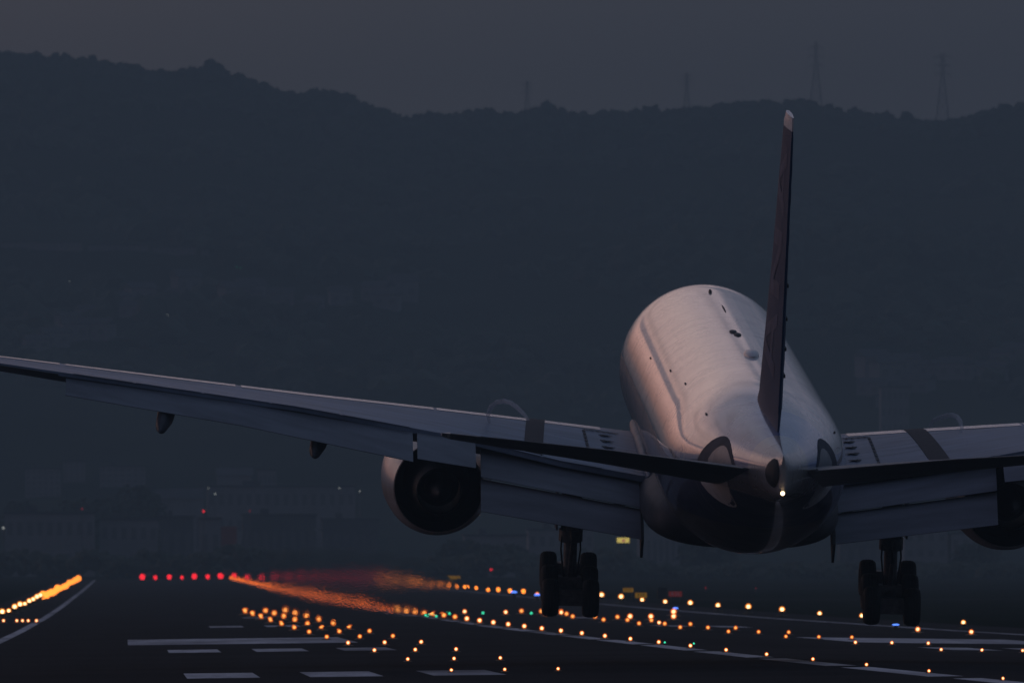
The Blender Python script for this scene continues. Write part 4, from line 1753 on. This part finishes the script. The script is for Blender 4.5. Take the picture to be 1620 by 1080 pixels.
def sign(px0, px1, py0, py1, d, mat, text, label, cat='sign', tmat='ink'):
    X0, X1 = (px0 - XV) * d / F, (px1 - XV) * d / F
    z1, z0 = CZ + (YH - py0) * d / F, CZ + (YH - py1) * d / F
    cx, w, h = (X0 + X1) / 2, X1 - X0, z1 - z0
    gzz = gz(cx, d)
    root = empty('taxiway_sign', (cx, d, gzz))
    tag(root, label, cat, 'signs beside the taxiway')
    MB().box(0, .15, (z0 + z1) / 2 - gzz, w + .12, .3, h + .12).build('box', M['lamp_base'], root)
    MB().box(0, -.02, (z0 + z1) / 2 - gzz, w, .04, h).build('face', M[mat], root)
    for s_ in (-1, 1):
        MB().tube([(s_ * w * .35, .15, -.2), (s_ * w * .35, .15, z0 - gzz)], .05, 8).build('post', M['lamp_base'], root)
    if text:
        text_mesh(text, h * .95, M[tmat], root, (0, -.055, (z0 + z1) / 2 - gzz))
    return root


sign(986, 1002, 929.5, 936, 1500, 'sign_yellow', 'C10', 'smaller yellow sign, upper one beyond the bright edge lamps')
sign(1005, 1023.5, 937, 945, 1380, 'sign_yellow', 'E10', 'larger yellow sign with black characters, lower one')
sign(711, 728, 910.5, 916, 2150, 'sign_yellow', '', 'dim distant yellow sign left of the left landing gear')
sign(1058.5, 1079, 935, 943, 1420, 'sign_red', '8-26', 'dim red sign right of the dark square board', tmat='white')
sign(1041, 1055, 929, 945, 1430, 'dark', '', 'dark square board beside the dim red sign')


# ------------------------------------------------------------------ lamps of the town
def town_lamp(px, py, d, r_px, mat, label, cat='lamp', group='lamps of the far town'):
    p = pix(px, py, d)
    b0 = terrain(p.x, d)
    root = empty('street_lamp', (p.x, d, b0))
    tag(root, label, cat, group)
    h = max(.5, p.z - b0)
    MB().tube([(0, 0, -.5), (0, 0, h)], .12, 6).build('pole', M['steel'], root)
    r_ = r_px * .72 * d / F
    MB().revolve(sphere_prof(r_), 12, axis='z').build('lamp_head', M[mat], root, True, None, (0, 0, h + r_))
    return root


for a in ((130, 805.5, 3200, 1.6, 'dim_red', 'dim red lamp above the long pale building'), (322, 810, 3140, 2.4, 'red_lens', 'red lamp above the pale depot with the red-brown wing'),
          (395, 809, 3280, 1.4, 'dim_red', 'dim red lamp over the long dark warehouse'), (777, 902, 2800, 2.2, 'red_lens', 'single bright red lamp left of the left landing gear'),
          (349.5, 477.5, 5200, 1.3, 'red_lens', 'left one of the pair of tiny red lamps on the hillside'), (357.5, 477, 5200, 1.3, 'red_lens', 'right one of the pair of tiny red lamps on the hillside'),
          (385, 443, 5350, .9, 'white_lens', 'topmost tiny white lamp on the hillside right of the tower'), (385.5, 450.5, 5350, .9, 'white_lens', 'second tiny white lamp below the topmost hillside one'),
          (375, 457, 5330, .7, 'green_lens', 'left tiny green lamp below the hillside white lamps'), (380.5, 457, 5330, .7, 'green_lens', 'right tiny green lamp below the hillside white lamps'),
          (265, 503, 5100, .8, 'white_lens', 'tiny white lamp on the hillside, left of another'), (290, 503, 5100, 1.1, 'white_lens', 'tiny white lamp on the hillside below the faint tower'),
          (5.5, 836.5, 3180, 2.2, 'white_lens', 'pale lamp at the left end of the long pale building'), (330, 773, 3690, 1.2, 'white_lens', 'upper small white lamp at the left end of the wide hall'),
          (340.5, 782, 3690, 1.4, 'white_lens', 'lower small white lamp at the left end of the wide hall'), (537, 773, 3690, 1.3, 'white_lens', 'small white lamp at the right end of the wide hall'),
          (569, 777.5, 3690, 1.2, 'white_lens', 'small white lamp just right of the wide hall'), (1117, 931, 1890, 1.2, 'dim_red', 'tiny red lamp on the far road right of the red sign'),
          (1196, 931.5, 1890, 1.0, 'dim_red', 'tiny dim red lamp farther right on the far road'), (110, 446, 5200, .7, 'white_lens', 'lone tiny white lamp before the housing slabs')):
    town_lamp(*a)

bb = empty('billboard', (pix(986, 854, 3100).x, 3100, gz(150, 3100)))
tag(bb, 'bright yellow lit billboard with a pinkish emblem, beside the left landing gear', 'billboard')
hz_ = pix(986, 854, 3100).z - gz(150, 3100)
MB().box(0, 0, hz_, 3.1, .3, 1.25).build('panel', M['billboard'], bb)
MB().revolve([(-.02, .0), (-.02, .42), (.02, .42), (.02, 0)], 6, axis='y', center=(0.1, -.19, hz_ - .1)).build('emblem', M['billboard_pink'], bb)
MB().tube([(0, .1, -.3), (0, .1, hz_ - .6)], .18, 8).build('post', M['steel'], bb)

# ------------------------------------------------------------------ haze in the air between the runway and the hills
t = NT('dusk_haze')
pv = t.n('ShaderNodeVolumePrincipled')
pv.inputs['Color'].default_value = (.40, .575, .645, 1)
pv.inputs['Density'].default_value = .00024
pv.inputs['Anisotropy'].default_value = 0.0
t.l(pv.outputs[0], t.out.inputs['Volume'])
hb = MB().box(0, 2825, 171.5, 5400, 11850, 351)
o = hb.build('haze', t.m)
tag(o, kind='stuff', label='blue evening haze filling the air between the airfield and the hills')
